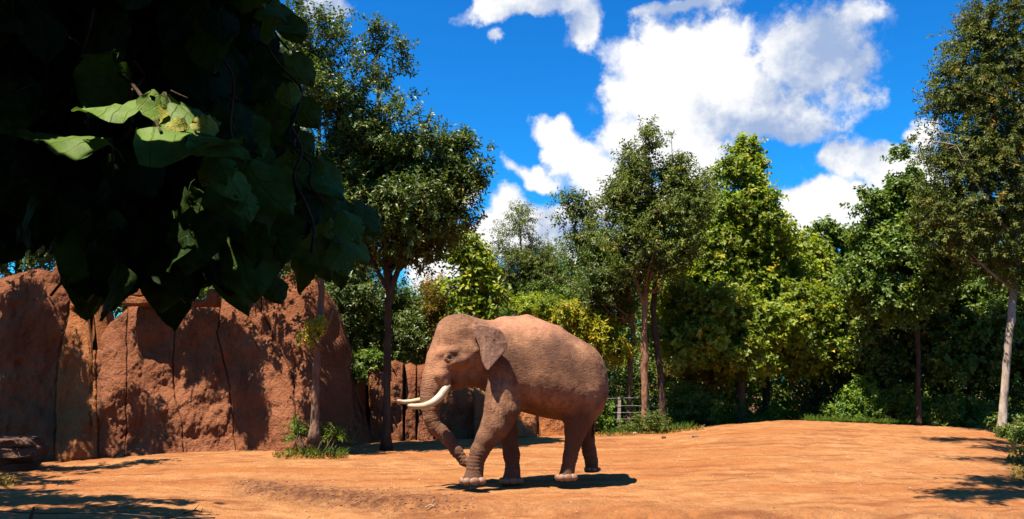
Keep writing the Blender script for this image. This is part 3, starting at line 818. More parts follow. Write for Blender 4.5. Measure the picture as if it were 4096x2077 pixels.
c = m.mix(m.rng(m.noise(m.coord((2.2, 2.2, .5), (.1, .3, 0)), 5, 5, .75), .54, .66, 0, .5), c, (.15, .068, .042))
skin = m.done(m.pbr(c, .85, .2, m.bump(hh, .015, .85), .39))

ele = thing('elephant', 'large brown tusked elephant walking left across the sunny orange dirt', 'elephant', tuple(tow(E(2050, 1925, 0))))
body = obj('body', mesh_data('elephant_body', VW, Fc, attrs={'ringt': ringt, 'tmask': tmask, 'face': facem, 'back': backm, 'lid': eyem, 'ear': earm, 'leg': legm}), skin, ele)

# tusks
m = Mat('ivory')
nz = m.noise(m.coord((1, 1, 1)), 6, 4)
c = m.mix(m.rng(nz, .35, .65), (.72, .60, .40), (.60, .42, .22))
c = m.mix(m.rng(m.attr('tip'), 0.0, .25, .8, 0), c, (.42, .22, .12))
ivory = m.done(m.pbr(c, .35, .45, m.bump(nz, .004)))
def tusk(pts, n=26):
    P_ = np.array([np.append(E(*p[:3]), p[3] * .88 * PX) for p in pts]); S_ = spline(P_, n)
    V_, Q, T = tube_geo(tow(S_[:, :3]), S_[:, 3], 14)
    tipa = np.concatenate([np.repeat(1 - np.linspace(0, 1, n), 14), [1, 0]])
    o = obj('tusk', mesh_data('tusk', V_, [Q, T], attrs={'tip': tipa}), ivory, ele); return o
tusk([(1792, 1540, -.235, 17), (1776, 1566, -.27, 18), (1755, 1592, -.31, 17.5), (1728, 1612, -.34, 16), (1698, 1623, -.35, 14), (1665, 1626, -.34, 12), (1642, 1624, -.33, 9.5), (1630, 1622, -.32, 4)])
tusk([(1786, 1535, .225, 17), (1760, 1566, .25, 18), (1730, 1584, .28, 16), (1695, 1598, .29, 13.5), (1650, 1606, .27, 11), (1615, 1608, .25, 9), (1596, 1604, .24, 7), (1588, 1602, .24, 3)])
# eye
m = Mat('dark eye'); eye_m = m.done(m.pbr((.012, .007, .005), .12, .6))
def ball(name, c, r, mat, parent, sq=(1, 1, 1), nl=12, nm=16):
    th = np.linspace(0, np.pi, nl); ph = np.linspace(0, 2 * np.pi, nm, endpoint=False)
    T, Ph = np.meshgrid(th, ph, indexing='ij'); d = np.stack([np.sin(T) * np.cos(Ph), np.sin(T) * np.sin(Ph), np.cos(T)], -1).reshape(-1, 3) * r * np.array(sq)
    i = np.arange(nl - 1)[:, None] * nm; j = np.arange(nm)[None, :]; k = (j + 1) % nm
    return obj(name, mesh_data(name, tow(d + c), np.stack([i + j, i + nm + j, i + nm + k, i + k], -1).reshape(-1, 4)), mat, parent)
def surf_w(px, py, s):
    """lateral position of the skin seen through a pixel"""
    for w in np.arange(-.9, .9, .006):
        q = E(px, py, w * -s if s > 0 else w); i = ((q - lo) / H).astype(int)
        if (i >= 0).all() and (i < dims).all() and FLD[tuple(i)] < 0: return q[1]
    return 0
ew = surf_w(1798, 1431, -1)
ball('eye', E(1798, 1431, ew - .004), .050, eye_m, ele, (1.15, .75, .8))
ball('eye', E(1798, 1431, -(ew + .012)), .046, eye_m, ele, (1.15, .75, .8))
m = Mat('pale toenail'); nz = m.noise(m.coord(), 25, 3)
nail = m.done(m.pbr(m.mix(nz, (.40, .215, .135), (.28, .15, .09)), .6, .3, m.bump(nz, .006)))
for fi, (c, r) in enumerate(feet_spec):
    for a in (192, 228, 266, 306):
        t = math.radians(a); rr = r * 1.0
        ball('toenail', c + np.array([rr * .955 * math.cos(t), rr * .955 * math.sin(t) / 1.05, .055]), .060 if fi != 3 else .035, nail, ele, (1.0 * abs(math.sin(t)) + .45, 1.0 * abs(math.cos(t)) + .45, .95), 8, 12)
# tail hair
gt = Geo()
for k in range(34):
    a = E(2374, 1700, -.03) + RNG.normal(0, .008, 3); b = E(2370 + RNG.uniform(-7, 7), 1750 + RNG.uniform(-12, 6), -.03 + RNG.uniform(-.03, .03))
    gt.tube(tow(np.array([a, (a + b) / 2 + RNG.normal(0, .006, 3), b])), [.006, .005, .001], 4)
m = Mat('black hair'); hairm = m.done(m.pbr((.02, .013, .01), .6, .3))
obj('tail_tuft', gt.data('tail_tuft'), hairm, ele)
# sparse bristly hair along the crown and forehead
gt = Geo()
for k in range(260):
    u = RNG.random(); px = np.interp(u, [0, .25, .5, .75, 1], [1722, 1750, 1790, 1845, 1905]) ; py = np.interp(u, [0, .25, .5, .75, 1], [1400, 1335, 1280, 1262, 1278]) + 8
    w = RNG.normal(0, .12); a = E(px, py, w)
    ctr = E(1840, 1380, 0)
    # walk outwards to the skin
    dr = a - ctr; dr[1] += w; dr /= np.linalg.norm(dr)
    q = ctr + dr * .1
    for _ in range(90):
        i = ((q - lo) / H).astype(int)
        if not ((i >= 0).all() and (i < dims).all()) or FLD[tuple(i)] > 0: break
        q = q + dr * .01
    tip = q + dr * RNG.uniform(.01, .035) + RNG.normal(0, .008, 3)
    gt.tube(tow(np.array([q - dr * .02, tip])), [.002, .0008], 3)
m = Mat('reddish bristle'); brm = m.done(m.pbr((.16, .06, .03), .6, .3))
bh = obj('head_bristles', gt.data('head_bristles'), brm, ele); bh['kind'] = 'stuff'
# ------------------------------------------------------------------ trees
bark_g = bark_mat('grey brown bark', (.16, .085, .05), (.34, .20, .13))
bark_r = bark_mat('reddish bark', (.25, .115, .06), (.46, .24, .14))
bark_p = bark_mat('pale mottled bark', (.30, .20, .13), (.70, .58, .46), .6)
bark_d = bark_mat('dark bark', (.06, .035, .022), (.13, .08, .05))
L_dark = leaf_mat('dark green leaves', [(0, (.022, .040, .010)), (.5, (.040, .068, .016)), (.9, (.070, .095, .022)), (1, (.20, .17, .03))], .18, .38, .5)
L_olive = leaf_mat('olive leaves', [(0, (.028, .048, .012)), (.5, (.052, .078, .018)), (.88, (.09, .11, .024)), (1, (.20, .13, .03))], .25, .42, .4)
L_brown = leaf_mat('browning leaves', [(0, (.040, .045, .014)), (.45, (.08, .075, .022)), (.75, (.15, .09, .03)), (1, (.24, .085, .03))], .25, .5, .3)
L_maple = leaf_mat('yellow green maple leaves', [(0, (.045, .075, .013)), (.5, (.088, .132, .019)), (.85, (.17, .185, .027)), (1, (.28, .22, .03))], .36, .42, .4)
L_mid = leaf_mat('mid green leaves', [(0, (.024, .050, .012)), (.5, (.048, .088, .018)), (.9, (.085, .125, .022)), (1, (.18, .18, .03))], .25, .4, .45)
L_yell = leaf_mat('yellow leaves', [(0, (.07, .11, .015)), (.5, (.15, .17, .022)), (1, (.32, .25, .03))], .35, .45, .35)
L_gold = leaf_mat('golden locust leaves', [(0, (.026, .042, .011)), (.5, (.048, .068, .016)), (.84, (.085, .082, .02)), (1, (.22, .12, .022))], .22, .45, .35)
L_fern = leaf_mat('fresh green leaves', [(0, (.030, .070, .016)), (.6, (.055, .105, .02)), (1, (.13, .17, .03))], .3, .45, .35)
def unit(v): return v / (np.linalg.norm(v, axis=-1, keepdims=True) + 1e-9)
def leaves_mesh(name, C, D, per, ll, lw, rng, twig=.45, spread=1.0, droop=.25, fold=.25):
    """C: twig bases, D: twig directions, per leaves each. Each leaf is a folded four-sided blade"""
    n = len(C); k = np.arange(per)
    tt = (k + .6) / per
    L_ = twig * rng.uniform(.6, 1.2, n)
    bend = np.zeros((n, 3)); bend[:, 2] = -.18
    base_ = C[:, None, :] + (D[:, None, :] + bend[:, None, :] * tt[None, :, None]) * (L_[:, None] * tt[None, :])[:, :, None]
    side = unit(np.cross(D, unit(rng.normal(size=(n, 3)))))
    up = np.cross(side, D)
    ang = k * 2.4
    sd = side[:, None, :] * np.cos(ang)[None, :, None] + up[:, None, :] * np.sin(ang)[None, :, None]
    dirs = unit(D[:, None, :] * .55 + sd * spread + rng.normal(size=(n, per, 3)) * .35 + np.array([0, 0, -droop]))
    dirs = dirs.reshape(-1, 3); b = base_.reshape(-1, 3)
    m_ = len(b)
    nrm = unit(rng.normal(size=(m_, 3)) * .50 + np.repeat(D, per, 0) * .45 + np.array([-.05, -.12, .60]))
    s = unit(np.cross(dirs, nrm)); nrm = np.cross(s, dirs)
    l = ll * rng.uniform(.65, 1.25, m_)[:, None]; w = lw * rng.uniform(.7, 1.2, m_)[:, None] * .5
    mid = b + dirs * l * .48
    V = np.stack([b, mid + s * w + nrm * w * fold, b + dirs * l - nrm * l * .12, mid - s * w + nrm * w * fold], 1).reshape(-1, 3)
    f = (np.arange(m_)[:, None] * 4 + np.array([[0, 1, 2, 3]]))
    tri = np.concatenate([f[:, [0, 1, 2]], f[:, [0, 2, 3]]], 0)
    cl = np.repeat(np.clip(rng.beta(1.6, 2.4, n), 0, 1), per); r = np.clip(cl * .75 + rng.random(m_) * .35, 0, 1)
    return mesh_data(name, V, tri, False, fattrs={'rnd': np.concatenate([r, r])})
def sample_blobs(blobs, n, rng, gap=.12, shell=.45, seed=0, gscale=1.1):
    """blobs: (centre xyz, radii xyz, weight). Returns points and outward directions"""
    c = np.array([b[0] for b in blobs]); r = np.array([b[1] for b in blobs]); w = np.array([(b[1][0] * b[1][1] * b[1][2]) ** (2 / 3) * (b[2] if len(b) > 2 else 1) for b in blobs])
    out = []; dd = []; tot = 0
    while tot < n:
        k = rng.choice(len(blobs), n * 2, p=w / w.sum())
        d = unit(rng.normal(size=(len(k), 3))); rr = rng.random(len(k)) ** shell
        rr = rr * (1 + .30 * vnoise(d * 3.1 + seed + k[:, None] * 3.1))
        p = c[k] + d * r[k] * rr[:, None]
        keep = fbm(p * gscale + seed * 7.7, 2) > -gap
        p, d = p[keep], d[keep]; out.append(p); dd.append(d); tot += len(p)
    return np.vstack(out)[:n], np.vstack(dd)[:n]
def pb(px, py, rx, ry, Y, ry_depth=None, w=1.0):
    """crown blob given by where it shows and how deep it stands"""
    s = Y / F; return (P(px, py, Y), (rx * s, (ry_depth if ry_depth else (rx + ry) / 2 * s), ry * s), w)
def tree(name, label, trunk, blobs, n_leaf, leaf, mat, bark, seed, per=12, twig=.45, gap=.12, up=.5, limbs=14, extra=None, group=None, shell=.45, cat='tree', spread=1.0, droop=.25, gscale=1.1, sag=.12):
    gscale = gscale * 1.5; gap = gap * .8
    """trunk: rows (px, py, Y, radius m) from the foot up"""
    rng = np.random.default_rng(seed)
    foot_ = P(*trunk[0][:3])
    root = thing(name, label, cat, tuple(foot_), group)
    tp_ = np.array([np.append(P(a, b_, Y), r) for a, b_, Y, r in trunk]); S_ = spline(tp_, max(14, 5 * len(trunk)))
    S_[:, :2] += 0.03 * rng.normal(size=(len(S_), 2)) * np.linspace(0, 1, len(S_))[:, None]
    S_[:, 3] *= 1 + .07 * rng.normal(size=len(S_)); S_[0, 3] *= 1.45; S_[1, 3] *= 1.12; S_[0, 2] -= .12
    g = Geo(); g.tube(S_[:, :3], np.maximum(S_[:, 3], .012), 10)
    for e_ in (extra or []):
        q = spline(np.array([np.append(P(a, b_, Y), r) for a, b_, Y, r in e_]), 14); g.tube(q[:, :3], np.maximum(q[:, 3], .01), 8)
    obj('trunk', g.data('trunk'), bark, root)
    C, D = sample_blobs(blobs, max(20, n_leaf // per), rng, gap, shell, seed, gscale)
    D = unit(D * .8 + rng.normal(size=D.shape) * .5 + np.array([0, 0, up]))
    # limbs
    gb = Geo(); lp = []
    tz = S_[:, 2]
    pick = rng.choice(len(C), min(limbs, len(C)), replace=False)
    lowz = np.quantile(C[:, 2], .03)
    for i in pick:
        tgt = C[i]; hz = np.hypot(*(tgt[:2] - S_[-1, :2]))
        za = tgt[2] - .55 * hz - .5
        j = int(np.clip(np.argmin(np.abs(tz - max(za, lowz - .3))), 3, len(S_) - 2)); a = S_[j, :3]; r0 = max(.018, min(S_[j, 3] * .5, .05))
        mid = (a + tgt) / 2 + np.array([0, 0, -sag * np.linalg.norm(tgt - a)]) + rng.normal(size=3) * .12
        q = spline(np.array([a, mid, tgt]), 8); gb.tube(q, np.linspace(r0, .008, 8), 5); lp.append(q)
    if lp:
        LP = np.vstack(lp + [S_[len(S_) // 2:, :3]])
        sub = rng.choice(len(C), min(len(C), limbs * 7), replace=False)
        for i in sub:
            d2 = ((LP - C[i]) ** 2).sum(1); a = LP[np.argmin(d2)]
            if d2.min() > 6: continue
            q = np.array([a, (a + C[i]) / 2 + rng.normal(size=3) * .05, C[i] + D[i] * twig * .8]); gb.tube(q, [.014, .009, .003], 4)
        obj('branches', gb.data('branches'), bark, root)
    obj('crown', leaves_mesh('crown', C, D, per, leaf[0], leaf[1], rng, twig, spread, droop), mat, root)
    return root

# A: slim tree before the wall, its crown behind the vine
tree('broadleaf_tree', 'slender tree growing from a weedy clump in front of the rock wall', [(1258, 1752, 17.6, .12), (1262, 1600, 17.6, .088), (1268, 1400, 17.6, .08), (1285, 1150, 17.7, .08), (1280, 800, 17.8, .06), (1270, 350, 17.9, .03)],
     [pb(1240, 180, 130, 160, 18, 1.0), pb(1180, 420, 170, 220, 17.8, 1.3), pb(1330, 500, 150, 230, 18, 1.2), pb(1200, 760, 200, 200, 17.6, 1.3), pb(1130, 1000, 150, 130, 17.4, 1.0), pb(1350, 800, 110, 180, 18, 1.0), pb(1380, 1000, 70, 90, 18, .5, .5),
      pb(1210, 60, 45, 80, 18, .3, .5), pb(1370, 130, 40, 110, 18, .3, .4)],
     31000, (.115, .052), L_dark, bark_g, 1, up=.9, limbs=26, extra=[[(1272, 1370, 17.6, .05), (1310, 1300, 17.5, .03), (1345, 1215, 17.5, .012)], [(1270, 1390, 17.6, .04), (1240, 1340, 17.4, .02), (1225, 1290, 17.4, .01)]])
# small leafy growth on its trunk
rng = np.random.default_rng(5)
def shrub(name, label, blobs, n_leaf, leaf, mat, seed, per=10, twig=.3, base_pt=None, stems=10, cat='shrub', group=None, up=.6, gap=.2, kind=None, shell=.6, bark=None, spread=1.0):
    rng = np.random.default_rng(seed)
    C, D = sample_blobs(blobs, max(8, n_leaf // per), rng, gap, shell, seed, 2.0)
    D = unit(D * .6 + rng.normal(size=D.shape) * .5 + np.array([0, 0, up]))
    if base_pt is None:
        base_pt = np.array([C[:, 0].mean(), C[:, 1].mean(), 0]); base_pt[2] = ground_h(base_pt[0:1], base_pt[1:2], False)[0]
    root = thing(name, label, cat, tuple(base_pt), group)
    if kind: root['kind'] = kind
    g = Geo()
    for i in rng.choice(len(C), min(stems, len(C)), replace=False):
        b0 = base_pt + np.append(rng.normal(0, .12, 2), -.05)
        q = spline(np.array([b0, (b0 + C[i]) / 2 + rng.normal(0, .05, 3) + [0, 0, .05], C[i]]), 6); g.tube(q, np.linspace(.02, .004, 6), 4)
    obj('stems', g.data('stems'), bark or bark_g, root)
    obj('foliage', leaves_mesh('foliage', C, D, per, leaf[0], leaf[1], rng, twig, spread), mat, root)
    return root
shrub('leafy_shoot', 'pale yellow green shoot sprouting from the slender tree trunk by the rock wall', [pb(1245, 1335, 48, 40, 17.35, .2), pb(1215, 1365, 25, 30, 17.3, .15), pb(1275, 1300, 30, 25, 17.35, .15)], 900, (.07, .035), L_yell, 6, base_pt=P(1268, 1390, 17.5), stems=8, twig=.16, cat='shoot')
# B: tall tree left of the elephant
tree('broadleaf_tree', 'tall dark green tree rising left of the elephant against the blue sky', [(1545, 1788, 18.9, .11), (1548, 1550, 18.9, .09), (1552, 1300, 18.9, .085), (1556, 1150, 18.9, .10), (1540, 900, 19.0, .08), (1525, 550, 19.0, .05), (1505, 200, 19.0, .02)],
     [pb(1500, 190, 42, 110, 19.0, .35, .7), pb(1605, 240, 22, 80, 19.0, .25, .45), pb(1480, 330, 90, 130, 19.0, .8), pb(1620, 360, 32, 90, 19.0, .3, .6), pb(1500, 560, 170, 170, 19.0, 1.4), pb(1660, 620, 150, 150, 19.1, 1.3), pb(1620, 830, 200, 170, 18.9, 1.5), pb(1420, 760, 130, 200, 18.8, 1.2), pb(1780, 700, 110, 110, 19.0, .9), pb(1860, 640, 95, 100, 19.0, .7), pb(1910, 740, 62, 75, 19.0, .5), pb(1830, 830, 90, 90, 19.0, .7), pb(1480, 980, 130, 110, 18.9, 1.2, .7), pb(1660, 990, 110, 80, 18.9, 1.0, .7), pb(1740, 950, 120, 80, 18.9, .9, .6), pb(1860, 890, 50, 40, 18.9, .3, .5)],
     62000, (.125, .06), L_dark, bark_d, 2, up=.9, limbs=46, shell=.6, gap=.12,
     extra=[[(1556, 1180, 18.9, .085), (1600, 1060, 18.8, .06), (1660, 900, 18.8, .04), (1760, 760, 18.9, .02)], [(1552, 1160, 18.9, .06), (1480, 1020, 18.9, .04), (1430, 860, 18.9, .02)], [(1590, 1090, 18.9, .04), (1720, 960, 18.9, .03), (1850, 830, 19.0, .015)]])
# brown patch on B
shrub('dying_branch', 'brown withered hanging leaves low on the tall dark tree', [pb(1780, 800, 60, 55, 18.6, .4), pb(1830, 880, 60, 30, 18.6, .3), pb(1700, 860, 50, 40, 18.6, .3)], 2200, (.11, .045), L_brown, 8, base_pt=P(1700, 900, 18.8), stems=12, twig=.3, cat='branch')
# behind the wall, left
tree('broadleaf_tree', 'dark green tree behind the left end of the rock wall', [(60, 1780, 21.5, .14), (70, 1300, 21.5, .12), (80, 900, 21.5, .05)],
     [pb(70, 800, 190, 200, 21.5, 1.6), pb(250, 900, 160, 200, 21.5, 1.4), pb(-100, 950, 200, 220, 21.5, 1.6), pb(110, 1050, 200, 120, 21.2, 1.0), pb(420, 1080, 130, 120, 21.5, 1.0), pb(470, 1220, 90, 60, 21.3, .6, 1.5), pb(560, 1150, 130, 100, 21.5, 1.0), pb(720, 1120, 120, 110, 21.5, 1.0)], 30000, (.13, .06), L_dark, bark_d, 9, up=.4)
tree('broadleaf_tree', 'dark tree filling the gap between the rock wall and the tall dark tree', [(1450, 1760, 24.0, .13), (1450, 1400, 24, .11), (1450, 1200, 24, .05)],
     [pb(1440, 1180, 160, 160, 24, 1.5), pb(1560, 1280, 150, 140, 24.5, 1.3), pb(1360, 1330, 110, 200, 23.5, 1.0), pb(1480, 1420, 150, 110, 24, 1.2), pb(1640, 1380, 130, 90, 24.5, 1.0), pb(1420, 1050, 120, 80, 24, 1.0)], 30000, (.13, .06), L_dark, bark_d, 10, up=.4)
shrub('bush', 'mid green bush above the shaded rocks left of the elephant head', [pb(1620, 1240, 85, 90, 25.5, .9), pb(1700, 1290, 90, 100, 25.5, .9), pb(1590, 1310, 70, 70, 25.3, .8)], 9000, (.12, .055), L_mid, 11, base_pt=P(1640, 1700, 25.5), stems=12)
shrub('bush', 'rusty orange topped bush just above the elephant head', [pb(1735, 1160, 48, 60, 26, .6), pb(1760, 1230, 50, 60, 26, .6), pb(1740, 1300, 40, 70, 26, .5)], 4200, (.12, .05), L_brown, 12, base_pt=P(1740, 1700, 26), stems=10)
shrub('reed_clump', 'straw coloured dry stems rising behind the elephant forehead', [pb(1745, 1260, 55, 110, 24.5, .5), pb(1710, 1350, 40, 70, 24.5, .4)], 4200, (.20, .03), L_brown, 13, base_pt=P(1740, 1720, 24.5), stems=24, cat='reeds', up=1.6)
# young trees behind the elephant
tree('young_tree', 'young tree with large yellow green leaves above the elephant neck', [(1880, 1740, 24.5, .06), (1872, 1300, 24.5, .045), (1865, 1000, 24.5, .02)],
     [pb(1872, 990, 48, 45, 24.5, .35), pb(1830, 1060, 45, 70, 24.5, .4), pb(1900, 1080, 55, 90, 24.5, .5), pb(1850, 1170, 75, 75, 24.5, .6), pb(1930, 1190, 80, 80, 24.5, .6), pb(1880, 1270, 90, 60, 24.5, .6)], 5200, (.20, .12), L_maple, bark_g, 14, per=8, up=.5, gap=.25)
tree('locust_tree', 'thin feathery olive tree with wispy upper twigs above the elephant back', [(2090, 1740, 27, .08), (2088, 1300, 27, .06), (2080, 900, 27, .02)],
     [pb(2085, 880, 40, 60, 27, .4), pb(2010, 960, 55, 60, 27, .4), pb(2120, 990, 80, 60, 27, .6), pb(1985, 1040, 60, 60, 27, .5), pb(2070, 1090, 120, 90, 27, .8), pb(2190, 1070, 60, 70, 27, .5)], 20000, (.09, .032), L_olive, bark_g, 15, per=16, twig=.5, up=.1, gap=.15, droop=.5)
tree('locust_tree', 'light green feathery tree behind the middle of the elephant back', [(2150, 1740, 27.5, .09), (2155, 1400, 27.5, .07), (2160, 1100, 27.5, .03)],
     [pb(2150, 1130, 140, 90, 27.5, 1.2), pb(2270, 1090, 130, 120, 28, 1.2), pb(2060, 1200, 110, 90, 27.5, 1.0), pb(2220, 1210, 150, 90, 27.2, 1.2), pb(2330, 1200, 110, 100, 27.5, 1.0)], 26000, (.10, .04), L_mid, bark_g, 16, per=14, twig=.5, up=.2, droop=.4)
tree('young_tree', 'spindly sapling poking up with a tuft of leaves right of the feathery trees', [(2330, 1740, 26.5, .06), (2320, 1300, 26.5, .045), (2310, 1000, 26.5, .025), (2290, 800, 26.5, .01)],
     [pb(2285, 800, 55, 22, 26.5, .2), pb(2320, 830, 30, 30, 26.5, .2, .6), pb(2270, 880, 30, 20, 26.5, .2, .5), pb(2400, 850, 40, 45, 26.5, .25, .6), pb(2340, 930, 70, 60, 26.5, .5, .8), pb(2390, 980, 70, 60, 26.5, .5)], 4200, (.15, .065), L_olive, bark_g, 17, per=8, up=.3, limbs=16)
# bright yellow shrub line just behind the rump
shrub('bush', 'bright yellow green bush right behind the elephant rump', [pb(2330, 1290, 80, 60, 25, .6), pb(2400, 1340, 90, 70, 25, .7), pb(2470, 1380, 70, 70, 25, .6), pb(2280, 1250, 60, 45, 25, .5)], 9000, (.16, .06), L_yell, 18, base_pt=P(2400, 1720, 25), stems=16, up=.3)
shrub('bush', 'yellow topped bush behind the middle of the elephant back', [pb(2140, 1235, 120, 50, 26, .7), pb(2030, 1250, 90, 45, 26, .6), pb(2230, 1260, 60, 50, 26, .6)], 7000, (.13, .055), L_maple, 19, base_pt=P(2140, 1720, 26), stems=16, up=.5)
# C: group of trunks right of the elephant
tree('tall_tree', 'thick reddish middle trunk of the three standing right of the elephant', [(2580, 1742, 23.6, .125), (2580, 1600, 23.6, .105), (2578, 1450, 23.6, .105), (2578, 1250, 23.6, .09), (2590, 1000, 23.7, .10), (2590, 750, 23.8, .06), (2580, 540, 23.8, .02)],
     [pb(2585, 560, 52, 70, 23.8, .4, .8), pb(2560, 670, 80, 90, 23.8, .7), pb(2540, 800, 110, 110, 23.8, 1.0), pb(2480, 820, 60, 90, 23.8, .6), pb(2530, 960, 130, 110, 23.7, 1.2), pb(2620, 900, 110, 120, 23.8, 1.1), pb(2580, 1060, 120, 90, 23.7, 1.2)], 23000, (.12, .055), L_olive, bark_r, 20, up=.7, limbs=34, gap=.06,
     extra=[[(2578, 1230, 23.6, .07), (2545, 1120, 23.5, .05), (2500, 980, 23.6, .02)]])
tree('tall_tree', 'dark right hand trunk of the three right of the elephant, its crown leaning right', [(2655, 1725, 23.9, .13), (2645, 1550, 23.9, .095), (2625, 1350, 23.9, .09), (2615, 1200, 23.9, .09), (2650, 1000, 24, .07), (2700, 750, 24, .03)],
     [pb(2710, 590, 75, 75, 24, .6, .8), pb(2740, 690, 60, 80, 24, .6, .8), pb(2660, 740, 90, 80, 24, .8), pb(2720, 850, 110, 110, 24, 1.0), pb(2670, 980, 120, 110, 24, 1.1), pb(2780, 780, 60, 80, 24.2, .5, .6)], 17000, (.12, .055), L_olive, bark_d, 21, up=.6, limbs=40, gap=.03)
tree('tall_tree', 'slim pale reddish left hand trunk of the three right of the elephant', [(2512, 1722, 25.0, .09), (2516, 1600, 25.0, .08), (2522, 1450, 25.0, .075), (2530, 1250, 25, .08), (2500, 1050, 25, .04)],
     [pb(2440, 1010, 100, 70, 25, .9), pb(2380, 1090, 100, 80, 25, .9), pb(2470, 1110, 110, 80, 25, 1.0), pb(2400, 1190, 80, 60, 25, .8), pb(2450, 1240, 90, 60, 25.2, .8)], 17000, (.12, .05), L_dark, bark_r, 22, up=.4)
# D: pointed tree
tree('sweetgum_tree', 'pointed yellow green tree right of the three trunks, tip against the big cloud', [(2966, 1690, 27.5, .16), (2966, 1560, 27.5, .135), (2970, 1300, 27.5, .12), (2975, 900, 27.6, .07), (2975, 580, 27.6, .02)],
     [pb(2975, 600, 55, 60, 27.6, .5), pb(2970, 700, 85, 80, 27.6, .7), pb(2995, 820, 110, 90, 27.6, 1.0), pb(2900, 880, 90, 80, 27.5, .9), pb(3060, 850, 70, 60, 27.6, .6), pb(3010, 970, 130, 100, 27.5, 1.2), pb(2880, 1000, 110, 90, 27.4, 1.1), pb(3090, 1000, 80, 80, 27.6, .8)], 26000, (.155, .12), L_maple, bark_g, 23, per=10, up=.4)
tree('broadleaf_tree', 'thin topped grey green tree between the leaning crown and the pointed tree', [(2840, 1690, 29, .12), (2840, 1200, 29, .09), (2835, 750, 29, .03)],
     [pb(2835, 760, 60, 80, 29, .7), pb(2800, 870, 80, 100, 29, .9), pb(2860, 960, 100, 100, 29, 1.1), pb(2790, 1030, 80, 80, 29, .9)], 13000, (.13, .06), L_olive, bark_g, 24, up=.5, gap=.06)
# maples, the low leafy mass
MP = [((2760, 27.5), [pb(2730, 1180, 140, 120, 27, 1.3), pb(2840, 1260, 150, 130, 26.6, 1.4), pb(2720, 1350, 130, 110, 26.4, 1.2), pb(2860, 1110, 130, 90, 27.4, 1.1)], 'low maple with yellow leaves just right of the three trunks', L_maple, 24000),
      ((3060, 28.5), [pb(3010, 1160, 150, 110, 28, 1.4), pb(3120, 1110, 130, 110, 28.5, 1.2), pb(3010, 1320, 160, 130, 27.4, 1.4), pb(3140, 1260, 150, 120, 27.8, 1.4), pb(2900, 1420, 150, 90, 27, 1.2)], 'maple below the pointed tree, branches down to the dark hollow', L_maple, 27000),
      ((3250, 29.5), [pb(3180, 1030, 110, 80, 29.5, 1.0), pb(3260, 1120, 130, 110, 29.5, 1.2), pb(3240, 1280, 140, 120, 29, 1.3), pb(3180, 1410, 140, 80, 28.6, 1.2), pb(3100, 970, 70, 60, 29.8, .7)], 'maple right of the dark hollow at the back of the yard', L_maple, 24000),
      ((3370, 31), [pb(3330, 1010, 110, 80, 31, 1.1), pb(3390, 1110, 140, 110, 31, 1.3), pb(3360, 1270, 130, 110, 30.5, 1.3), pb(3300, 950, 60, 50, 31, .6)], 'grey green tree with a rounded top left of the dark leaning tree', L_mid, 20000),
      ((3880, 28), [pb(3800, 1160, 150, 120, 28, 1.4), pb(3920, 1220, 150, 140, 28, 1.4), pb(3840, 1340, 150, 110, 27.6, 1.4), pb(3960, 1420, 130, 110, 27.8, 1.2), pb(3760, 1460, 120, 80, 27.6, 1.1)], 'mid green tree behind the pale trunk at the right', L_mid, 26000),
      ((4130, 28), [pb(4080, 1180, 130, 140, 28, 1.3), pb(4100, 1400, 130, 130, 27.6, 1.2), pb(4230, 1300, 150, 160, 28, 1.3)], 'green tree at the right edge beside the pale trunk', L_mid, 16000)]
for k, ((tx, tY), bl, lab, mt, n) in enumerate(MP):
    bl = [((c_[0], c_[1] - .5 * max(0., 5.0 - c_[2]), c_[2]), r_, w_) for c_, r_, w_ in bl]
    tree('maple_tree', lab, [(tx, 1695, tY, .14), (tx + 6, 1500, tY, .12), (tx, 1250, tY, .09), (tx - 8, 1080, tY, .03)], bl, n, (.155, .125), mt, bark_d if k else bark_g, 30 + k, per=10, up=.35, group='leafy trees along the back of the yard')
# E: dark leaning-topped tree
tree('sweetgum_tree', 'dark green tree with a thin dark trunk on the crest at the right', [(3676, 1722, 25.1, .09), (3674, 1600, 25.1, .08), (3668, 1300, 25.1, .07), (3640, 950, 25.2, .07), (3605, 690, 25.2, .02)],
     [pb(3605, 690, 42, 75, 25.2, .4, 2.0), pb(3560, 810, 60, 60, 25.2, .5), pb(3640, 820, 90, 90, 25.2, .8), pb(3480, 830, 75, 45, 25.2, .5), pb(3560, 930, 120, 80, 25.2, 1.0), pb(3440, 950, 40, 40, 25.2, .3, .6), pb(3690, 940, 110, 110, 25.2, 1.0), pb(3580, 1060, 150, 100, 25.1, 1.2), pb(3700, 1100, 120, 100, 25.2, 1.1), pb(3560, 1180, 140, 90, 25, 1.1), pb(3460, 1120, 80, 70, 25.2, .7)], 38000, (.15, .10), L_mid, bark_d, 40, per=10, up=.4)
tree('maple_tree', 'dark lower tree with dead brown twigs left of the thin dark trunk', [(3480, 1700, 28, .12), (3484, 1500, 28, .10), (3490, 1250, 28, .04)],
     [pb(3470, 1240, 120, 100, 28, 1.2), pb(3420, 1370, 130, 90, 27.8, 1.2), pb(3560, 1330, 130, 100, 28, 1.2), pb(3520, 1450, 140, 70, 27.8, 1.1), pb(3650, 1250, 120, 100, 28.4, 1.1), pb(3660, 1400, 120, 90, 28, 1.1)], 24000, (.15, .12), L_dark, bark_p, 41, per=10, up=.3)
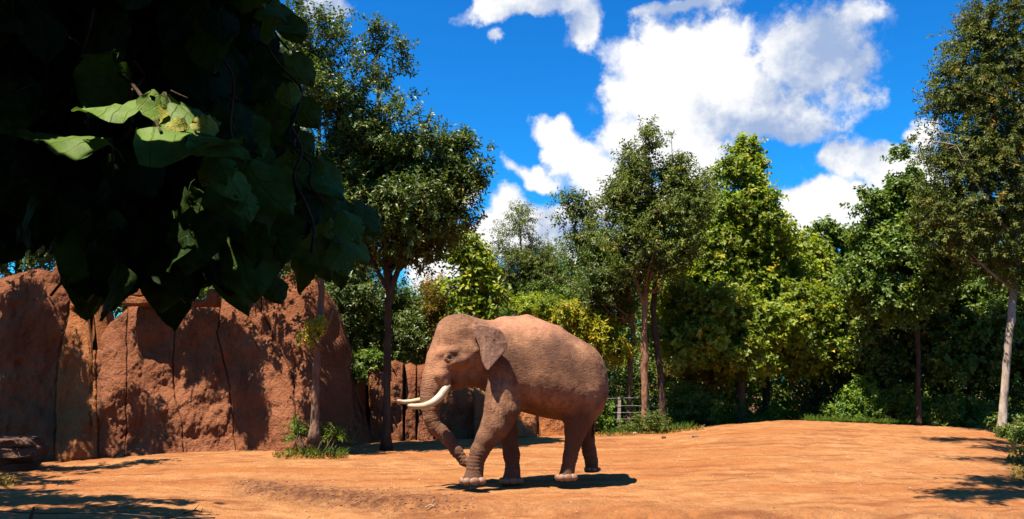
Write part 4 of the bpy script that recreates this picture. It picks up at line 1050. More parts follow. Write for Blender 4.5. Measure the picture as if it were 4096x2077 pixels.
# F: big tree at the right edge
tree('locust_tree', 'big golden tinged tree with a pale trunk at the right edge', [(4008, 1720, 22.5, .135), (4015, 1600, 22.5, .10), (4030, 1400, 22.5, .10), (4050, 1200, 22.5, .10), (4070, 900, 22.6, .08), (4060, 400, 22.6, .05), (4050, 100, 22.6, .03)],
     [pb(4000, 60, 150, 130, 22.6, 1.2), pb(3900, 170, 110, 120, 22.6, .9), pb(4090, 250, 170, 180, 22.6, 1.4), pb(3890, 380, 150, 150, 22.6, 1.2), pb(3760, 400, 55, 35, 22.5, .4, .7), pb(3700, 450, 55, 25, 22.5, .3, .5), pb(3810, 300, 80, 80, 22.5, .6), pb(4050, 530, 200, 180, 22.6, 1.5), pb(3960, 700, 180, 150, 22.6, 1.4), pb(3870, 620, 150, 130, 22.6, 1.2), pb(3740, 600, 60, 45, 22.5, .4, .6), pb(3660, 560, 40, 22, 22.5, .2, .4), pb(3820, 800, 150, 110, 22.6, 1.2), pb(3990, 850, 180, 150, 22.6, 1.4), pb(3730, 880, 70, 60, 22.6, .5, .7), pb(3880, 960, 170, 90, 22.6, 1.2), pb(4060, 1060, 130, 80, 22.6, 1.0), pb(4230, 500, 180, 400, 22.6, 1.6), pb(4200, 900, 160, 200, 22.6, 1.4)],
     100000, (.12, .05), L_gold, bark_p, 42, per=16, twig=.45, up=.15, gap=.30, limbs=60, droop=.45, shell=.55, extra=[[(4046, 1150, 22.5, .05), (3950, 1080, 22.3, .03), (3880, 1010, 22.3, .012)]])
# off to the sides, seen only by their shade: a tree whose branches reach over the right of the yard and one left of it
def shade(pt, t, r, w=1.0):
    """a clump of leaves on a branch, t metres up the sun's path from the place it shades"""
    return (tuple(np.array(pt) + np.array([-.30, -.32, 1.0]) * t), r, w)
def gp(px, py, D): return ((px - 2048) / F * D, D, 0.0)
tree('overhanging_tree', 'tall tree beyond the right edge whose high branches shade the dirt', [(4700, 2000, 12.5, .22), (4600, 400, 12.5, .18), (4700, -1500, 12.5, .08)],
     [shade(gp(4050, 1960, 12.4), 8.6, (1.5, .5, .35)), shade(gp(3900, 1905, 13.9), 8.8, (1.3, .35, .3)), shade(gp(4080, 1850, 16.5), 10.6, (1.4, .35, .35)), shade(gp(3900, 1770, 20.5), 12.3, (1.3, .3, .3)), shade(gp(4100, 1790, 19), 12, (1.2, .5, .35))], 7500, (.17, .09), L_mid, bark_g, 50, per=12, twig=.6, gap=.0, limbs=14, sag=-.1)
WY = lambda px, py: float(Yf(px)) + .28 * max(0, (1800 - py) / 175.) - .1
def wp(px, py): return P(px, py, WY(px, py))
sh = [shade(wp(px, py), t, (r, .25, r * .9), w) for px, py, t, r, w in [
      (690, 1380, 4.2, .34, 1.5), (760, 1340, 4.2, .40, 2.), (860, 1370, 4.2, .40, 2.), (930, 1430, 4.2, .34, 2.), (960, 1520, 4.4, .30, 2.), (985, 1590, 4.6, .24, 2.), (880, 1290, 3.6, .4, 1.5), (800, 1270, 3.6, .4, 1.5), (930, 1330, 3.8, .3, 1.5),
      (80, 1230, 3.6, .38, 1), (40, 1400, 4, .42, 1), (150, 1480, 4.4, .38, 1), (330, 1480, 4.2, .34, 1.2), (290, 1640, 5, .38, 1.2), (410, 1590, 4.6, .36, 1.2), (120, 1660, 5.2, .45, 1.3), (500, 1700, 5.2, .36, 1), (600, 1660, 5, .32, 1), (430, 1760, 5.4, .4, 1.2), (590, 1330, 3.8, .22, 1), (0, 1560, 4.4, .45, 1.2), (250, 1770, 5.4, .45, 1.2), (30, 1760, 5.4, .5, 1.2), (560, 1780, 5.4, .3, 1), (150, 1320, 3.8, .35, 1.3), (10, 1300, 3.8, .4, 1.3), (90, 1560, 4.6, .45, 1.3), (230, 1600, 4.8, .4, 1.3), (380, 1700, 5.2, .4, 1.3), (460, 1500, 4.2, .25, 1), (200, 1700, 5.3, .45, 1.3), (480, 1600, 4.8, .25, 1), (60, 1350, 3.9, .45, 1.3), (200, 1420, 4.2, .4, 1.2), (90, 1180, 3.4, .3, 1), (20, 1640, 5, .5, 1.3), (120, 1790, 5.6, .5, 1.2),
      (1050, 1180, 2.6, .3, .28), (1130, 1290, 2.8, .32, .3), (1000, 1300, 2.8, .3, .3), (1090, 1420, 3.0, .34, .3), (1190, 1490, 3.0, .3, .3), (1170, 1160, 2.6, .3, .28), (1250, 1270, 2.8, .3, .28), (1260, 1560, 3.2, .25, .25)]]
gs_ = [shade(gp(px, py, D), t, (rx, ry * 1.5, .25), 1.2) for px, py, D, t, rx, ry in [
      (0, 2040, 10.5, 6.2, 1.4, .35), (420, 2060, 10.2, 6.0, 1.3, .22), (250, 1990, 11.8, 6.0, 1.5, .28), (600, 1985, 12.0, 5.8, .9, .14), (0, 1960, 12.6, 5.8, 1.2, .3), (120, 1880, 15.2, 5.2, 1.3, .3), (350, 1850, 16.3, 4.9, 1.3, .2), (600, 1838, 16.9, 4.8, .9, .12), (150, 2070, 10.0, 6.2, 1.2, .4), (560, 2030, 11.0, 6.0, 1.0, .22), (100, 1980, 12.0, 6.0, 1.0, .3), (20, 1800, 16.4, 5.0, .8, .5), (180, 1910, 14.2, 5.4, .8, .3), (720, 2050, 10.5, 5.9, .5, .12), (60, 1840, 16.6, 5, 1.4, .3)]]
tree('overhanging_tree', 'tree left of the yard shading the rock wall and the dirt before it', [(-700, 1900, 15.5, .2), (-620, 1300, 15.5, .17), (-500, 500, 15.5, .08)],
     sh + gs_, 56000, (.12, .07), L_dark, bark_d, 51, per=12, twig=.3, gap=.12, limbs=7, sag=-.12)
# woodland behind everything
def slab_pts(x0, x1, y0, y1, z0f, z1f, n, rng):
    X_ = rng.uniform(x0, x1, n); Y_ = rng.uniform(y0, y1, n); z0 = z0f(X_); z1 = z1f(X_, Y_)
    return np.stack([X_, Y_, z0 + (z1 - z0) * rng.random(n) ** .8], -1)
rng = np.random.default_rng(60)
def ztop(X, Y):
    px = 2048 + F * X / Y
    py = np.interp(px, [-800, 1200, 1350, 1500, 1750, 1850, 2000, 2300, 2600, 3000, 3250, 3450, 3700, 4200, 5200], [1000, 1040, 1100, 1230, 1290, 1320, 1160, 1080, 1040, 1010, 1080, 1010, 900, 800, 800])
    py = py + 55 * vnoise(np.stack([X * .5, Y * .2, X * 0], -1))
    return CAMZ + (1522 - py) / F * Y * 1.0
C = slab_pts(-16, 30, 31.5, 38, lambda X: -.6 + 0 * X, ztop, 7600, rng)
D = unit(rng.normal(size=C.shape) + [0, -.3, .6])
wd = obj('woodland', leaves_mesh('woodland', C, D, 12, .24, .15, rng, .8), L_mid, None)
tag(wd, 'dense green woodland filling the background beyond the yard', 'woodland', kind='stuff')
C = slab_pts(-18, 34, 38, 44, lambda X: -.6 + 0 * X, lambda X, Y: ztop(X, Y) * .97, 5000, rng)
wd2 = obj('woodland', leaves_mesh('woodland', C, unit(rng.normal(size=C.shape) + [0, -.3, .6]), 12, .32, .22, rng, 1.0), L_dark, None)
tag(wd2, 'darker far woodland showing through gaps at the very back', 'woodland', kind='stuff')
rngb = np.random.default_rng(61)  # foliage added behind the camera, out of view, to block low sky light
C = np.stack([rngb.uniform(-16, 9, 3400), rngb.uniform(-9, -4.5, 3400), rngb.uniform(0, 7.5, 3400)], -1)
C = np.vstack([C, np.stack([rngb.uniform(-13, -8.2, 1200), rngb.uniform(-5, 3, 1200), rngb.uniform(0, 6, 1200)], -1)])
wd3 = obj('leaf_screen', leaves_mesh('leaf_screen', C, unit(rngb.normal(size=C.shape) + [0, .3, .6]), 8, .3, .2, rngb, .8), L_dark, None)
tag(wd3, 'dark planting added unseen behind the camera to keep sky light off the vine', 'leaf_screen', kind='stuff')
# undergrowth
C = slab_pts(2.5, 21, 26.0, 31, lambda X: -.5 + 0 * X, lambda X, Y: .25 + .5 * (vnoise(np.stack([X, Y, X * 0], -1)) + .6), 2600, rng)
u1 = obj('undergrowth', leaves_mesh('undergrowth', C, unit(rng.normal(size=C.shape) + [0, -.2, 1.0]), 10, .16, .09, rng, .5), L_fern, None)
tag(u1, 'bright green undergrowth along the back edge of the dirt yard', 'undergrowth', kind='stuff')
C = slab_pts(2.6, 22, 28.5, 31.5, lambda X: -.4 + 0 * X, lambda X, Y: 2.6 + .8 * vnoise(np.stack([X, Y, X * 0], -1)), 3600, rng)
pxs = 2048 + F * C[:, 0] / C[:, 1]
C = C[(pxs < 2960) | (pxs > 3180)]
u2 = obj('thicket', leaves_mesh('thicket', C, unit(rng.normal(size=C.shape) + [0, -.2, .8]), 10, .16, .09, rng, .6), L_dark, None)
tag(u2, 'dark thicket of brush under the trees at the back', 'thicket', kind='stuff')
for k, (bl, lab, mt, n, bp) in enumerate([
    ([pb(2385, 1640, 42, 60, 24.2, .45), pb(2420, 1700, 45, 30, 24.1, .4)], 'bright green bush at the wire fence right behind the elephant tail', L_fern, 2600, (2400, 1738, 24.2)),
    ([pb(2740, 1620, 80, 90, 26, .7), pb(2810, 1640, 70, 70, 26, .7), pb(2700, 1690, 60, 35, 25.6, .5)], 'low mixed green bush right of the dark trunk', L_mid, 4200, (2750, 1712, 26)),
    ([pb(2850, 1520, 60, 60, 27, .5), pb(2790, 1480, 60, 60, 27, .5), pb(2700, 1500, 60, 60, 27, .5)], 'twiggy brown bush beside the dark hollow', L_brown, 2600, (2830, 1700, 27)),
    ([pb(3440, 1600, 80, 70, 26.4, .6), pb(3400, 1650, 110, 40, 26.2, .6)], 'bright green bush on the crest right of the dark hollow', L_fern, 4200, (3430, 1705, 26.4)),
    ([pb(3600, 1620, 70, 60, 26.3, .6), pb(3560, 1660, 90, 40, 26, .5)], 'green bush left of the thin dark trunk on the crest', L_fern, 3600, (3590, 1712, 26.3)),
    ([pb(3820, 1650, 130, 55, 25.8, .8), pb(3760, 1680, 90, 35, 25.6, .6)], 'spreading green bush between the thin dark trunk and the pale trunk', L_mid, 5200, (3810, 1735, 25.8)),
    ([pb(4050, 1705, 70, 28, 22.9, .5), pb(4080, 1738, 60, 20, 21.6, .5), pb(4130, 1765, 50, 30, 20.5, .6)], 'dark ground ivy around the foot of the pale trunk', L_dark, 5200, (4030, 1770, 22)),
    ([pb(4110, 1870, 35, 40, 16.6, .3), pb(4085, 1905, 30, 18, 16.0, .2)], 'dry brown brush at the right edge of the dirt', L_gold, 500, (4100, 1915, 16.2)),
    ([pb(2590, 1690, 60, 40, 23.3, .3), pb(2630, 1700, 50, 35, 23.2, .3), pb(2550, 1705, 45, 25, 23.3, .3)], 'pale dusty weeds around the feet of the three trunks', L_olive, 1500, (2595, 1740, 23.4)),
    ([pb(1200, 1740, 26, 22, 17.9, .16), pb(1192, 1715, 14, 26, 17.9, .1)], 'green weed clump left of the slender trunk at the rock wall', L_fern, 560, (1205, 1785, 17.3)),
    ([pb(1330, 1752, 60, 16, 17.9, .2), pb(1295, 1740, 30, 22, 17.9, .15)], 'yellow green weed clump right of the slender trunk at the rock wall', L_maple, 700, (1300, 1788, 17.2)),
    ([pb(1400, 1500, 60, 25, 21.0, .3), pb(1470, 1445, 70, 18, 21.8, .3)], 'ivy trailing over the shaded rocks right of the big rock dome', L_mid, 1500, (1440, 1500, 21.6))]):
    shrub('bush' if k != 7 else 'brush', lab, bl, n, (.13, .06) if k not in (8, 9, 10) else (.10, .035), mt, 70 + k, base_pt=P(*bp), twig=.28, stems=4 if k in (8, 9, 10) else 14, cat='bush', bark=bark_d)
# ------------------------------------------------------------------ foreground vine
m = Mat('heart shaped vine leaf')
co = m.coord(which='Object'); 
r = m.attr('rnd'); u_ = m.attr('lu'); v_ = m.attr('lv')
cmb = m.n('ShaderNodeCombineXYZ'); m.l(u_, cmb.inputs[0]); m.l(v_, cmb.inputs[1])
# veins: a midrib and side veins
side = m.math('ABSOLUTE', u_)
ven = m.math('ABSOLUTE', m.math('SINE', m.math('MULTIPLY', m.math('SUBTRACT', v_, m.math('MULTIPLY', side, .75)), 15.0)))
vl = m.math('MAXIMUM', m.rng(ven, 0, .16, 1, 0), m.rng(side, .0, .035, 1, 0))
nz = m.noise(cmb.outputs[0], 5, 5, .6)
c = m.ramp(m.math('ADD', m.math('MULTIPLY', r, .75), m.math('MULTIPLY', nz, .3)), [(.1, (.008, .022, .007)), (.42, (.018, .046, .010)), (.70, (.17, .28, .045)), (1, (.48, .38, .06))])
c = m.mix(m.rng(m.noise(cmb.outputs[0], 14, 3), .66, .72, 0, .5), c, (.10, .07, .02))
c = m.mix(m.math('MULTIPLY', vl, .30), c, (.10, .15, .045))
nb = m.bump(m.math('ADD', m.math('MULTIPLY', vl, -.6), nz), .004, .8)
b = m.pbr(c, .55, .08, nb, .50)
t = m.n('ShaderNodeBsdfTranslucent'); tc_ = m.n('ShaderNodeVectorMath', operation='MULTIPLY'); m.l(c, tc_.inputs[0]); tc_.inputs[1].default_value = (.95, 1.05, .35); m.l(tc_.outputs[0], t.inputs[0])
mx = m.n('ShaderNodeMixShader'); mx.inputs[0].default_value = .16; m.l(b.outputs[0], mx.inputs[1]); m.l(t.outputs[0], mx.inputs[2])
vine_m = m.done(mx)
def heart(seed, n=9, nv=12):
    """unit heart leaf, stem at origin, tip towards -z, facing -y; returns V, faces, u, v"""
    rg = np.random.default_rng(seed)
    v = np.linspace(0, 1, nv)
    wprof = np.interp(v, [0, .06, .14, .28, .42, .58, .74, .88, .96, 1], [.20, .36, .455, .50, .475, .39, .27, .13, .05, .0])
    s = np.linspace(-1, 1, n)
    S, Vv = np.meshgrid(s, v)
    W = wprof[:, None] * S
    lobe = .17 * np.exp(-((np.abs(S) - .62) / .42) ** 2) * (1 - Vv) ** 5   # basal lobes rise above the stem
    x = W; z = -(Vv) + lobe - .0
    cup = rg.uniform(.15, .75); wav = rg.uniform(.03, .08); curl = rg.uniform(.0, .5)
    y = cup * np.abs(W) ** 1.3 * .6 - curl * (Vv - .15) ** 2 * .5 + wav * np.sin(Vv * 7 + rg.uniform(0, 6)) * np.abs(S) ** 2 + .02 * rg.normal(size=x.shape)
    x = x * (1 + .05 * np.sin(Vv * 17 + rg.uniform(0, 6)))
    bend = rg.uniform(-.25, .25); x = x + bend * Vv ** 2
    V = np.stack([x, y, z], -1).reshape(-1, 3)
    i = np.arange(nv - 1)[:, None] * n + np.arange(n - 1)[None, :]
    Fq = np.stack([i, i + n, i + n + 1, i + 1], -1).reshape(-1, 4)
    # petiole
    g = tube_geo(np.array([[0, .0, -.02], [0, .06, .12], [0, .16, .24], [0, .30, .30]]), [.011, .010, .009, .008], 4)
    return V, Fq, W.ravel(), Vv.ravel(), g
def heart_me(k, rnd, jag=False):
    V, Fq, U, W, g = heart(k)
    if jag:
        rg = np.random.default_rng(k); keep = np.ones(len(Fq), bool); keep[rg.choice(len(Fq), 3)] = False; Fq = Fq[keep]
    n0 = len(V); V2 = np.vstack([V, g[0]])
    return mesh_data('leaf', V2, [np.vstack([Fq, g[1] + n0]), g[2] + n0], True, attrs={'lu': np.concatenate([U, np.full(len(g[0]), .0)]), 'lv': np.concatenate([W, np.full(len(g[0]), 0.)]), 'rnd': np.full(len(V2), rnd)})
from mathutils import Matrix
variants = [heart_me(k, r_, k % 3 == 0) for k, r_ in enumerate([.25, .38, .15, .50, .32, .42, .2, .55, .36, .28, .46, .34])]
mids = [heart_me(60 + k, r_) for k, r_ in enumerate([.48, .54, .60, .50, .46])]
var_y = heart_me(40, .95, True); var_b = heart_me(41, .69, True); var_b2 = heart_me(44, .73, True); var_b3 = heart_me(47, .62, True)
vine = thing('leafy_vine', 'huge dark hanging vine of heart shaped leaves in the near foreground', 'vine', (-1.4, 2.4, 2.9))
rng = np.random.default_rng(99)
vroot = vine.matrix_world
def leaf_matrix(pos, size, tipdir, face):
    """tipdir: where the tip points, face: normal of the upper side"""
    z = -unit(np.array(tipdir, float)); f = np.array(face, float); y = -(f - z * np.dot(f, z)); y = unit(y); x = np.cross(y, z)
    M = Matrix(((x[0] * size, y[0] * size, z[0] * size, pos[0]), (x[1] * size, y[1] * size, z[1] * size, pos[1]), (x[2] * size, y[2] * size, z[2] * size, pos[2]), (0, 0, 0, 1)))
    return M
def put_leaf(me, M, label=None):
    o = bpy.data.objects.new('leaf', me); COL.objects.link(o); o.parent = vine
    if not me.materials: me.materials.append(vine_m)
    o.matrix_parent_inverse = Matrix.Translation((1.4, -2.4, -2.9))
    o.matrix_basis = M
    if label: o['label'] = label
    return o
# outline of the hanging mass, in the photograph's pixels: right edge and lower edge
EDGE_R = [(0, 985), (60, 1130), (120, 1170), (300, 1195), (450, 1240), (560, 1245), (700, 1240), (760, 1300), (850, 1400), (950, 1405), (1040, 1390), (1110, 1350), (1180, 1270), (1230, 1190)]
LOW = [(-400, 1060), (0, 1080), (60, 1040), (150, 1040), (260, 1075), (330, 1080), (345, 1180), (365, 1290), (400, 1340), (450, 1280), (530, 1190), (600, 1110), (640, 1090), (660, 1230), (700, 1330), (750, 1250), (850, 1170), (905, 1190), (960, 1330), (1000, 1240), (1060, 1090), (1110, 1080), (1160, 1060), (1200, 1100), (1250, 1200), (1300, 1190), (1340, 1100), (1400, 1040), (1440, 900)]
er = np.array(EDGE_R, float); lw_ = np.array(LOW, float)
def inside_px(px, py, mar=0):
    return (px < np.interp(py, er[:, 0], er[:, 1]) - mar) & (py < np.interp(px, lw_[:, 0], lw_[:, 1]) - mar)
# leaves the sun reaches, sunlight painted into the green ones; beams kept clear
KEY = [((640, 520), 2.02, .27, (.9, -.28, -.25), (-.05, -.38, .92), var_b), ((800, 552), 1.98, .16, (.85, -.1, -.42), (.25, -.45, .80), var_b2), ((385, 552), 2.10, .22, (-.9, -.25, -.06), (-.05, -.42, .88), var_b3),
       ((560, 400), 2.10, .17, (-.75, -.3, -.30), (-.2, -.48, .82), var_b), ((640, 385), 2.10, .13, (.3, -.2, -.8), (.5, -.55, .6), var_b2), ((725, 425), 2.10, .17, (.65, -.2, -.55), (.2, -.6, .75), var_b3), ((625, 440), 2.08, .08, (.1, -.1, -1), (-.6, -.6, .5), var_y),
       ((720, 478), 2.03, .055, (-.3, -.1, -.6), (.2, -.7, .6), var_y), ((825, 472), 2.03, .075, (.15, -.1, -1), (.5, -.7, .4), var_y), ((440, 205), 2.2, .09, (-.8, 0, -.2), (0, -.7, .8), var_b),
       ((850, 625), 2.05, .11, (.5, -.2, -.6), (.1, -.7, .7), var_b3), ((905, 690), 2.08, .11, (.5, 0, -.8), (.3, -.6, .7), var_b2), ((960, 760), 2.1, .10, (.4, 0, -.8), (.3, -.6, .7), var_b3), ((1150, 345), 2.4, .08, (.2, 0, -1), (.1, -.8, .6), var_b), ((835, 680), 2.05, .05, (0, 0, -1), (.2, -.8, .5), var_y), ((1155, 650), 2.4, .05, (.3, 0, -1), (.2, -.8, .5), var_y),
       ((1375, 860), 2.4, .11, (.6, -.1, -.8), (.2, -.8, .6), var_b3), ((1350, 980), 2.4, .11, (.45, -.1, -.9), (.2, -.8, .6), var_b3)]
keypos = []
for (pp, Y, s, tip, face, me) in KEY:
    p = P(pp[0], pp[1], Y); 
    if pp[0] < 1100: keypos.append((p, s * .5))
    put_leaf(me, leaf_matrix(p, s, tip, face), 'leaf painted in sunlit light green' if me is not var_y else 'yellow leaf')
def in_beam(pos, mar=.10):
    pos = np.atleast_2d(pos); hit = np.zeros(len(pos), bool)
    for p, r_ in keypos:
        d = pos - p; t = d @ SUN; dist_ = np.linalg.norm(d - t[:, None] * SUN, axis=1); hit |= (t > -.02) & (dist_ < r_ + mar)
    return hit
EDGEL = []      # hand-set leaves round the outline
for (px, py, s, tx, tz, Y) in [(1415, 900, .155, .55, -.8, 2.55), (1385, 1010, .15, .45, -.9, 2.5), (1330, 860, .17, .25, -1, 2.5), (1310, 960, .13, .05, -1, 2.45), (1240, 470, .16, .45, -.9, 2.6), (1210, 300, .18, .35, -.9, 2.6), (1160, 560, .15, .3, -.9, 2.6), (1225, 590, .14, .5, -.8, 2.6),
     (1150, 110, .2, .5, -.85, 2.6), (1200, 130, .15, .3, -1, 2.6), (1270, 740, .18, .3, -.9, 2.45), (1180, 730, .19, .1, -1, 2.4), (400, 1060, .26, .0, -1, 2.3), (700, 1050, .25, .03, -1, 2.25), (950, 1060, .26, .08, -1, 2.25), (960, 860, .24, .1, -1, 2.2), (1000, 800, .20, .5, -.8, 2.2), (1090, 960, .2, .2, -1, 2.3), (1260, 1040, .15, .05, -1, 2.4),
     (1090, 1000, .15, .1, -1, 2.35), (330, 960, .2, -.1, -1, 2.3), (540, 1040, .17, .15, -1, 2.3), (860, 1010, .20, -.1, -1, 2.25), (60, 1000, .14, -.5, -.8, 2.4), (120, 930, .16, -.3, -.9, 2.4), (455, 375, .19, -.5, -.8, 2.2), (800, 320, .24, .1, -1, 2.25), (910, 540, .2, .3, -.9, 2.25), (1010, 560, .2, .3, -.9, 2.3), (60, 480, .17, -.7, -.6, 2.0), (1000, 20, .22, .3, -1, 2.4), (1070, 60, .2, .5, -.9, 2.5),
     (398, 1085, .26, .0, -1, 2.3), (372, 1030, .24, .05, -1, 2.33), (415, 1010, .25, -.05, -1, 2.28), (440, 1120, .2, -.1, -1, 2.3), (385, 1130, .2, .05, -1, 2.35), (430, 1060, .20, -.1, -1, 2.3), (690, 1085, .26, .0, -1, 2.27), (745, 1060, .22, -.05, -1, 2.3), (650, 1060, .22, .1, -1, 2.3), (960, 1100, .25, .0, -1, 2.3), (925, 1060, .2, .05, -1, 2.3), (1000, 1050, .2, -.1, -1, 2.3), (840, 1030, .18, 0, -1, 2.3), (1340, 1100, .11, .1, -1, 2.5), (1200, 1100, .13, .0, -1, 2.45), (1080, 1170, .10, .3, -.9, 2.3), (630, 1010, .2, -.1, -1, 2.3), (790, 1060, .2, .1, -1, 2.3)]:
    s *= .88
    if px > 1000 and s > .11 and py < 720:
        px -= 45; s *= .82
    p = P(px, py - s * F / Y * .45, Y)
    put_leaf(mids[rng.integers(5)] if px > 930 else variants[rng.integers(12)], leaf_matrix(p, s, (tx, rng.normal() * .15, tz), (rng.normal() * .5 + .3, -1, .45 + rng.normal() * .35)))
n_put = 0
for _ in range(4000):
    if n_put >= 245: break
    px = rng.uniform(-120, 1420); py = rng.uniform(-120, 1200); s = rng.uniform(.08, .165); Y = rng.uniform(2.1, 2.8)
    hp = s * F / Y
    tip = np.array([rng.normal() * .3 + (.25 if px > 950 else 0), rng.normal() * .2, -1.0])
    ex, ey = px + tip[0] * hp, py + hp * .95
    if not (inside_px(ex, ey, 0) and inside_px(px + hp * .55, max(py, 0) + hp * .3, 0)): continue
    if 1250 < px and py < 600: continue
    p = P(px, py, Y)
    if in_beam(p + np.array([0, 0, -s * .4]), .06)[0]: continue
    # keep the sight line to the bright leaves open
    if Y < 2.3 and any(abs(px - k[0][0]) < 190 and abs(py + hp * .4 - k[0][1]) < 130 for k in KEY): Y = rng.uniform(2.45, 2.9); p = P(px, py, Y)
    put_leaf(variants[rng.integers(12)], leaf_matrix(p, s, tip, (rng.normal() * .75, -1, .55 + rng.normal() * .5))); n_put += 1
# the dense inner layers and the added leaf roof, too many to count
def leaf_cloud(pts, sizes, name, parent, tipz=-1.0, flat=False):
    Vs, Qs, U_, W_, R_ = [], [], [], [], []; off = 0
    for i, (p, s) in enumerate(zip(pts, sizes)):
        V, Fq, U, W, g = HB[i % len(HB)]
        tip = (rng.normal() * .4, rng.normal() * .3, -1.0) if not flat else (rng.normal(), rng.normal(), -.35)
        face = (rng.normal() * .4, -1, .6) if not flat else (rng.normal() * .3, -.3 + rng.normal() * .3, 1)
        M = np.array(leaf_matrix(p, s, tip, face)); Vs.append(V @ M[:3, :3].T + M[:3, 3]); Qs.append(Fq + off); off += len(V)
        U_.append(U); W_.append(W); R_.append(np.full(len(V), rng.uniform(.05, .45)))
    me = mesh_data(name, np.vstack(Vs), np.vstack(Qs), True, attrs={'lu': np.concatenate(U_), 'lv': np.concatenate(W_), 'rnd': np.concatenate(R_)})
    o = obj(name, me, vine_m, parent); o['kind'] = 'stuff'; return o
HB = [heart(100 + k, 5, 7) for k in range(10)]
pts, szs = [], []
while len(pts) < 3600:
    px, py = rng.uniform(-700, 1380), rng.uniform(-500, 1150); Y = rng.uniform(2.6, 4.0); s = rng.uniform(.13, .24); hp = s * F / Y
    if not inside_px(px + hp * .55, py + hp, 12) or not inside_px(px, py + hp, 12) or not inside_px(px + hp * .6, max(py, 0) + hp * .2, 10): continue
    # a few thin windows near the right edge where the trees beyond show
    if px > 1030 and vnoise(np.array([[px / 60., py / 110., 3.3]]))[0] > .18: continue
    if px < 190 and 640 < py < 1050 and vnoise(np.array([[px / 50., py / 60., 8.3]]))[0] > .0: continue
    p = P(px, py, Y)
    if in_beam(p, .05)[0]: continue
    pts.append(p); szs.append(s)
leaf_cloud(pts, szs, 'inner_foliage', vine)
pts, szs = [], []  # unseen leaf roof overhead, added to shut out sky and darken the vine
while len(pts) < 4600:
    p = np.array([rng.uniform(-5.5, .9), rng.uniform(-3.5, 4.3), rng.uniform(3.05, 3.9)])
    if p[1] > .2:
        pxp = 2048 + F * p[0] / p[1]
        if p[1] > .8 and pxp > 1150: continue
        if (p[2] - CAMZ) / p[1] < .66 and pxp > 820: continue
    elif p[0] > .8: continue
    if in_beam(p, .08)[0]: continue
    pts.append(p); szs.append(rng.uniform(.2, .32))
leaf_cloud(pts, szs, 'added_leaf_roof', vine, flat=True)
# hanging stems
gs = Geo()
for k in range(46):
    px, py = rng.uniform(0, 1330), rng.uniform(-100, 750); Y = rng.uniform(2.2, 3.0); L_ = rng.uniform(200, 650)
    q = [P(px, py, Y)]
    for j in range(1, 6): q.append(P(px + rng.normal() * 25 + (j * 22 if px > 700 else -j * 6), py + L_ * j / 5, Y + rng.normal() * .03))
    if not inside_px(px + 130, py + L_, 10): continue
    gs.tube(spline(np.array(q), 20), .0045, 5)
gs.tube(spline(np.array([P(60, -50, 2.3), P(200, 90, 2.3), P(400, 240, 2.25), P(520, 330, 2.2), P(590, 420, 2.15)]), 20), .006, 5)
gs.tube(spline(np.array([P(660, 370, 2.1), P(680, 440, 2.1), P(720, 520, 2.08), P(740, 600, 2.1)]), 14), .004, 5)
gs.tube(spline(np.array([P(622, 480, 2.05), P(632, 505, 2.03), P(645, 530, 2.0)]), 8), .0045, 5)
gs.tube(spline(np.array([P(683, 362, 2.0), P(715, 378, 2.0), P(752, 394, 2.0)]), 6), .0022, 4)
for k in range(9):
    x = rng.uniform(1180, 1290); gs.tube(spline(np.array([P(x, 600, 3.0), P(x + rng.normal() * 15, 800, 3.0), P(x + rng.normal() * 18, 950, 3.0), P(x + rng.normal() * 12, 1060, 3.0)]), 14), .0025, 5)
obj('stems', gs.data('stems'), bark_d, vine)

# ------------------------------------------------------------------ wire fence
fence = thing('wire_fence', 'wire fence with a weathered grey post behind the three trunks', 'fence', tuple(P(2475, 1700, 24.7)))
m = Mat('weathered wood post'); nz = m.noise(m.coord((8, 8, .8)), 5, 5, .7)
postm = m.done(m.pbr(m.mix(nz, (.26, .18, .14), (.46, .35, .29)), .9, .15, m.bump(nz, .01), .7))
m = Mat('galvanised wire'); wirem = m.done(m.pbr((.62, .60, .56), .35, .6)); 
def box_post(px, top, bot, Y, w, me_name='post'):
    a = P(px, bot + 20, Y); b_ = P(px + 4, top, Y)
    V = []
    for q, ww in ((a, w), (a * .5 + b_ * .5, w * .97), (b_ - [0, 0, .015], w), (b_, w * .86)):
        for sx, sy in ((-1, -1), (1, -1), (1, 1), (-1, 1)): V.append(q + np.array([sx * ww, sy * ww, 0]))
    Fq = [[i * 4 + j, i * 4 + (j + 1) % 4, i * 4 + 4 + (j + 1) % 4, i * 4 + 4 + j] for i in range(3) for j in range(4)] + [[12, 13, 14, 15], [3, 2, 1, 0]]
    return mesh_data(me_name, np.array(V), np.array(Fq), False)
for px, top in ((2474, 1588),):
    obj('post', box_post(px, top, 1710, 24.7, .045), postm, fence)
for k, y in enumerate((1601, 1627, 1654, 1680)):
    q = [P(x, y + 3 * math.sin(x / 70.) - (1 if k else 6), 24.64) for x in np.linspace(2330, 2655, 22)]
    g = Geo(); g.tube(np.array(q), .004, 5); obj('wire', g.data('wire'), wirem, fence)

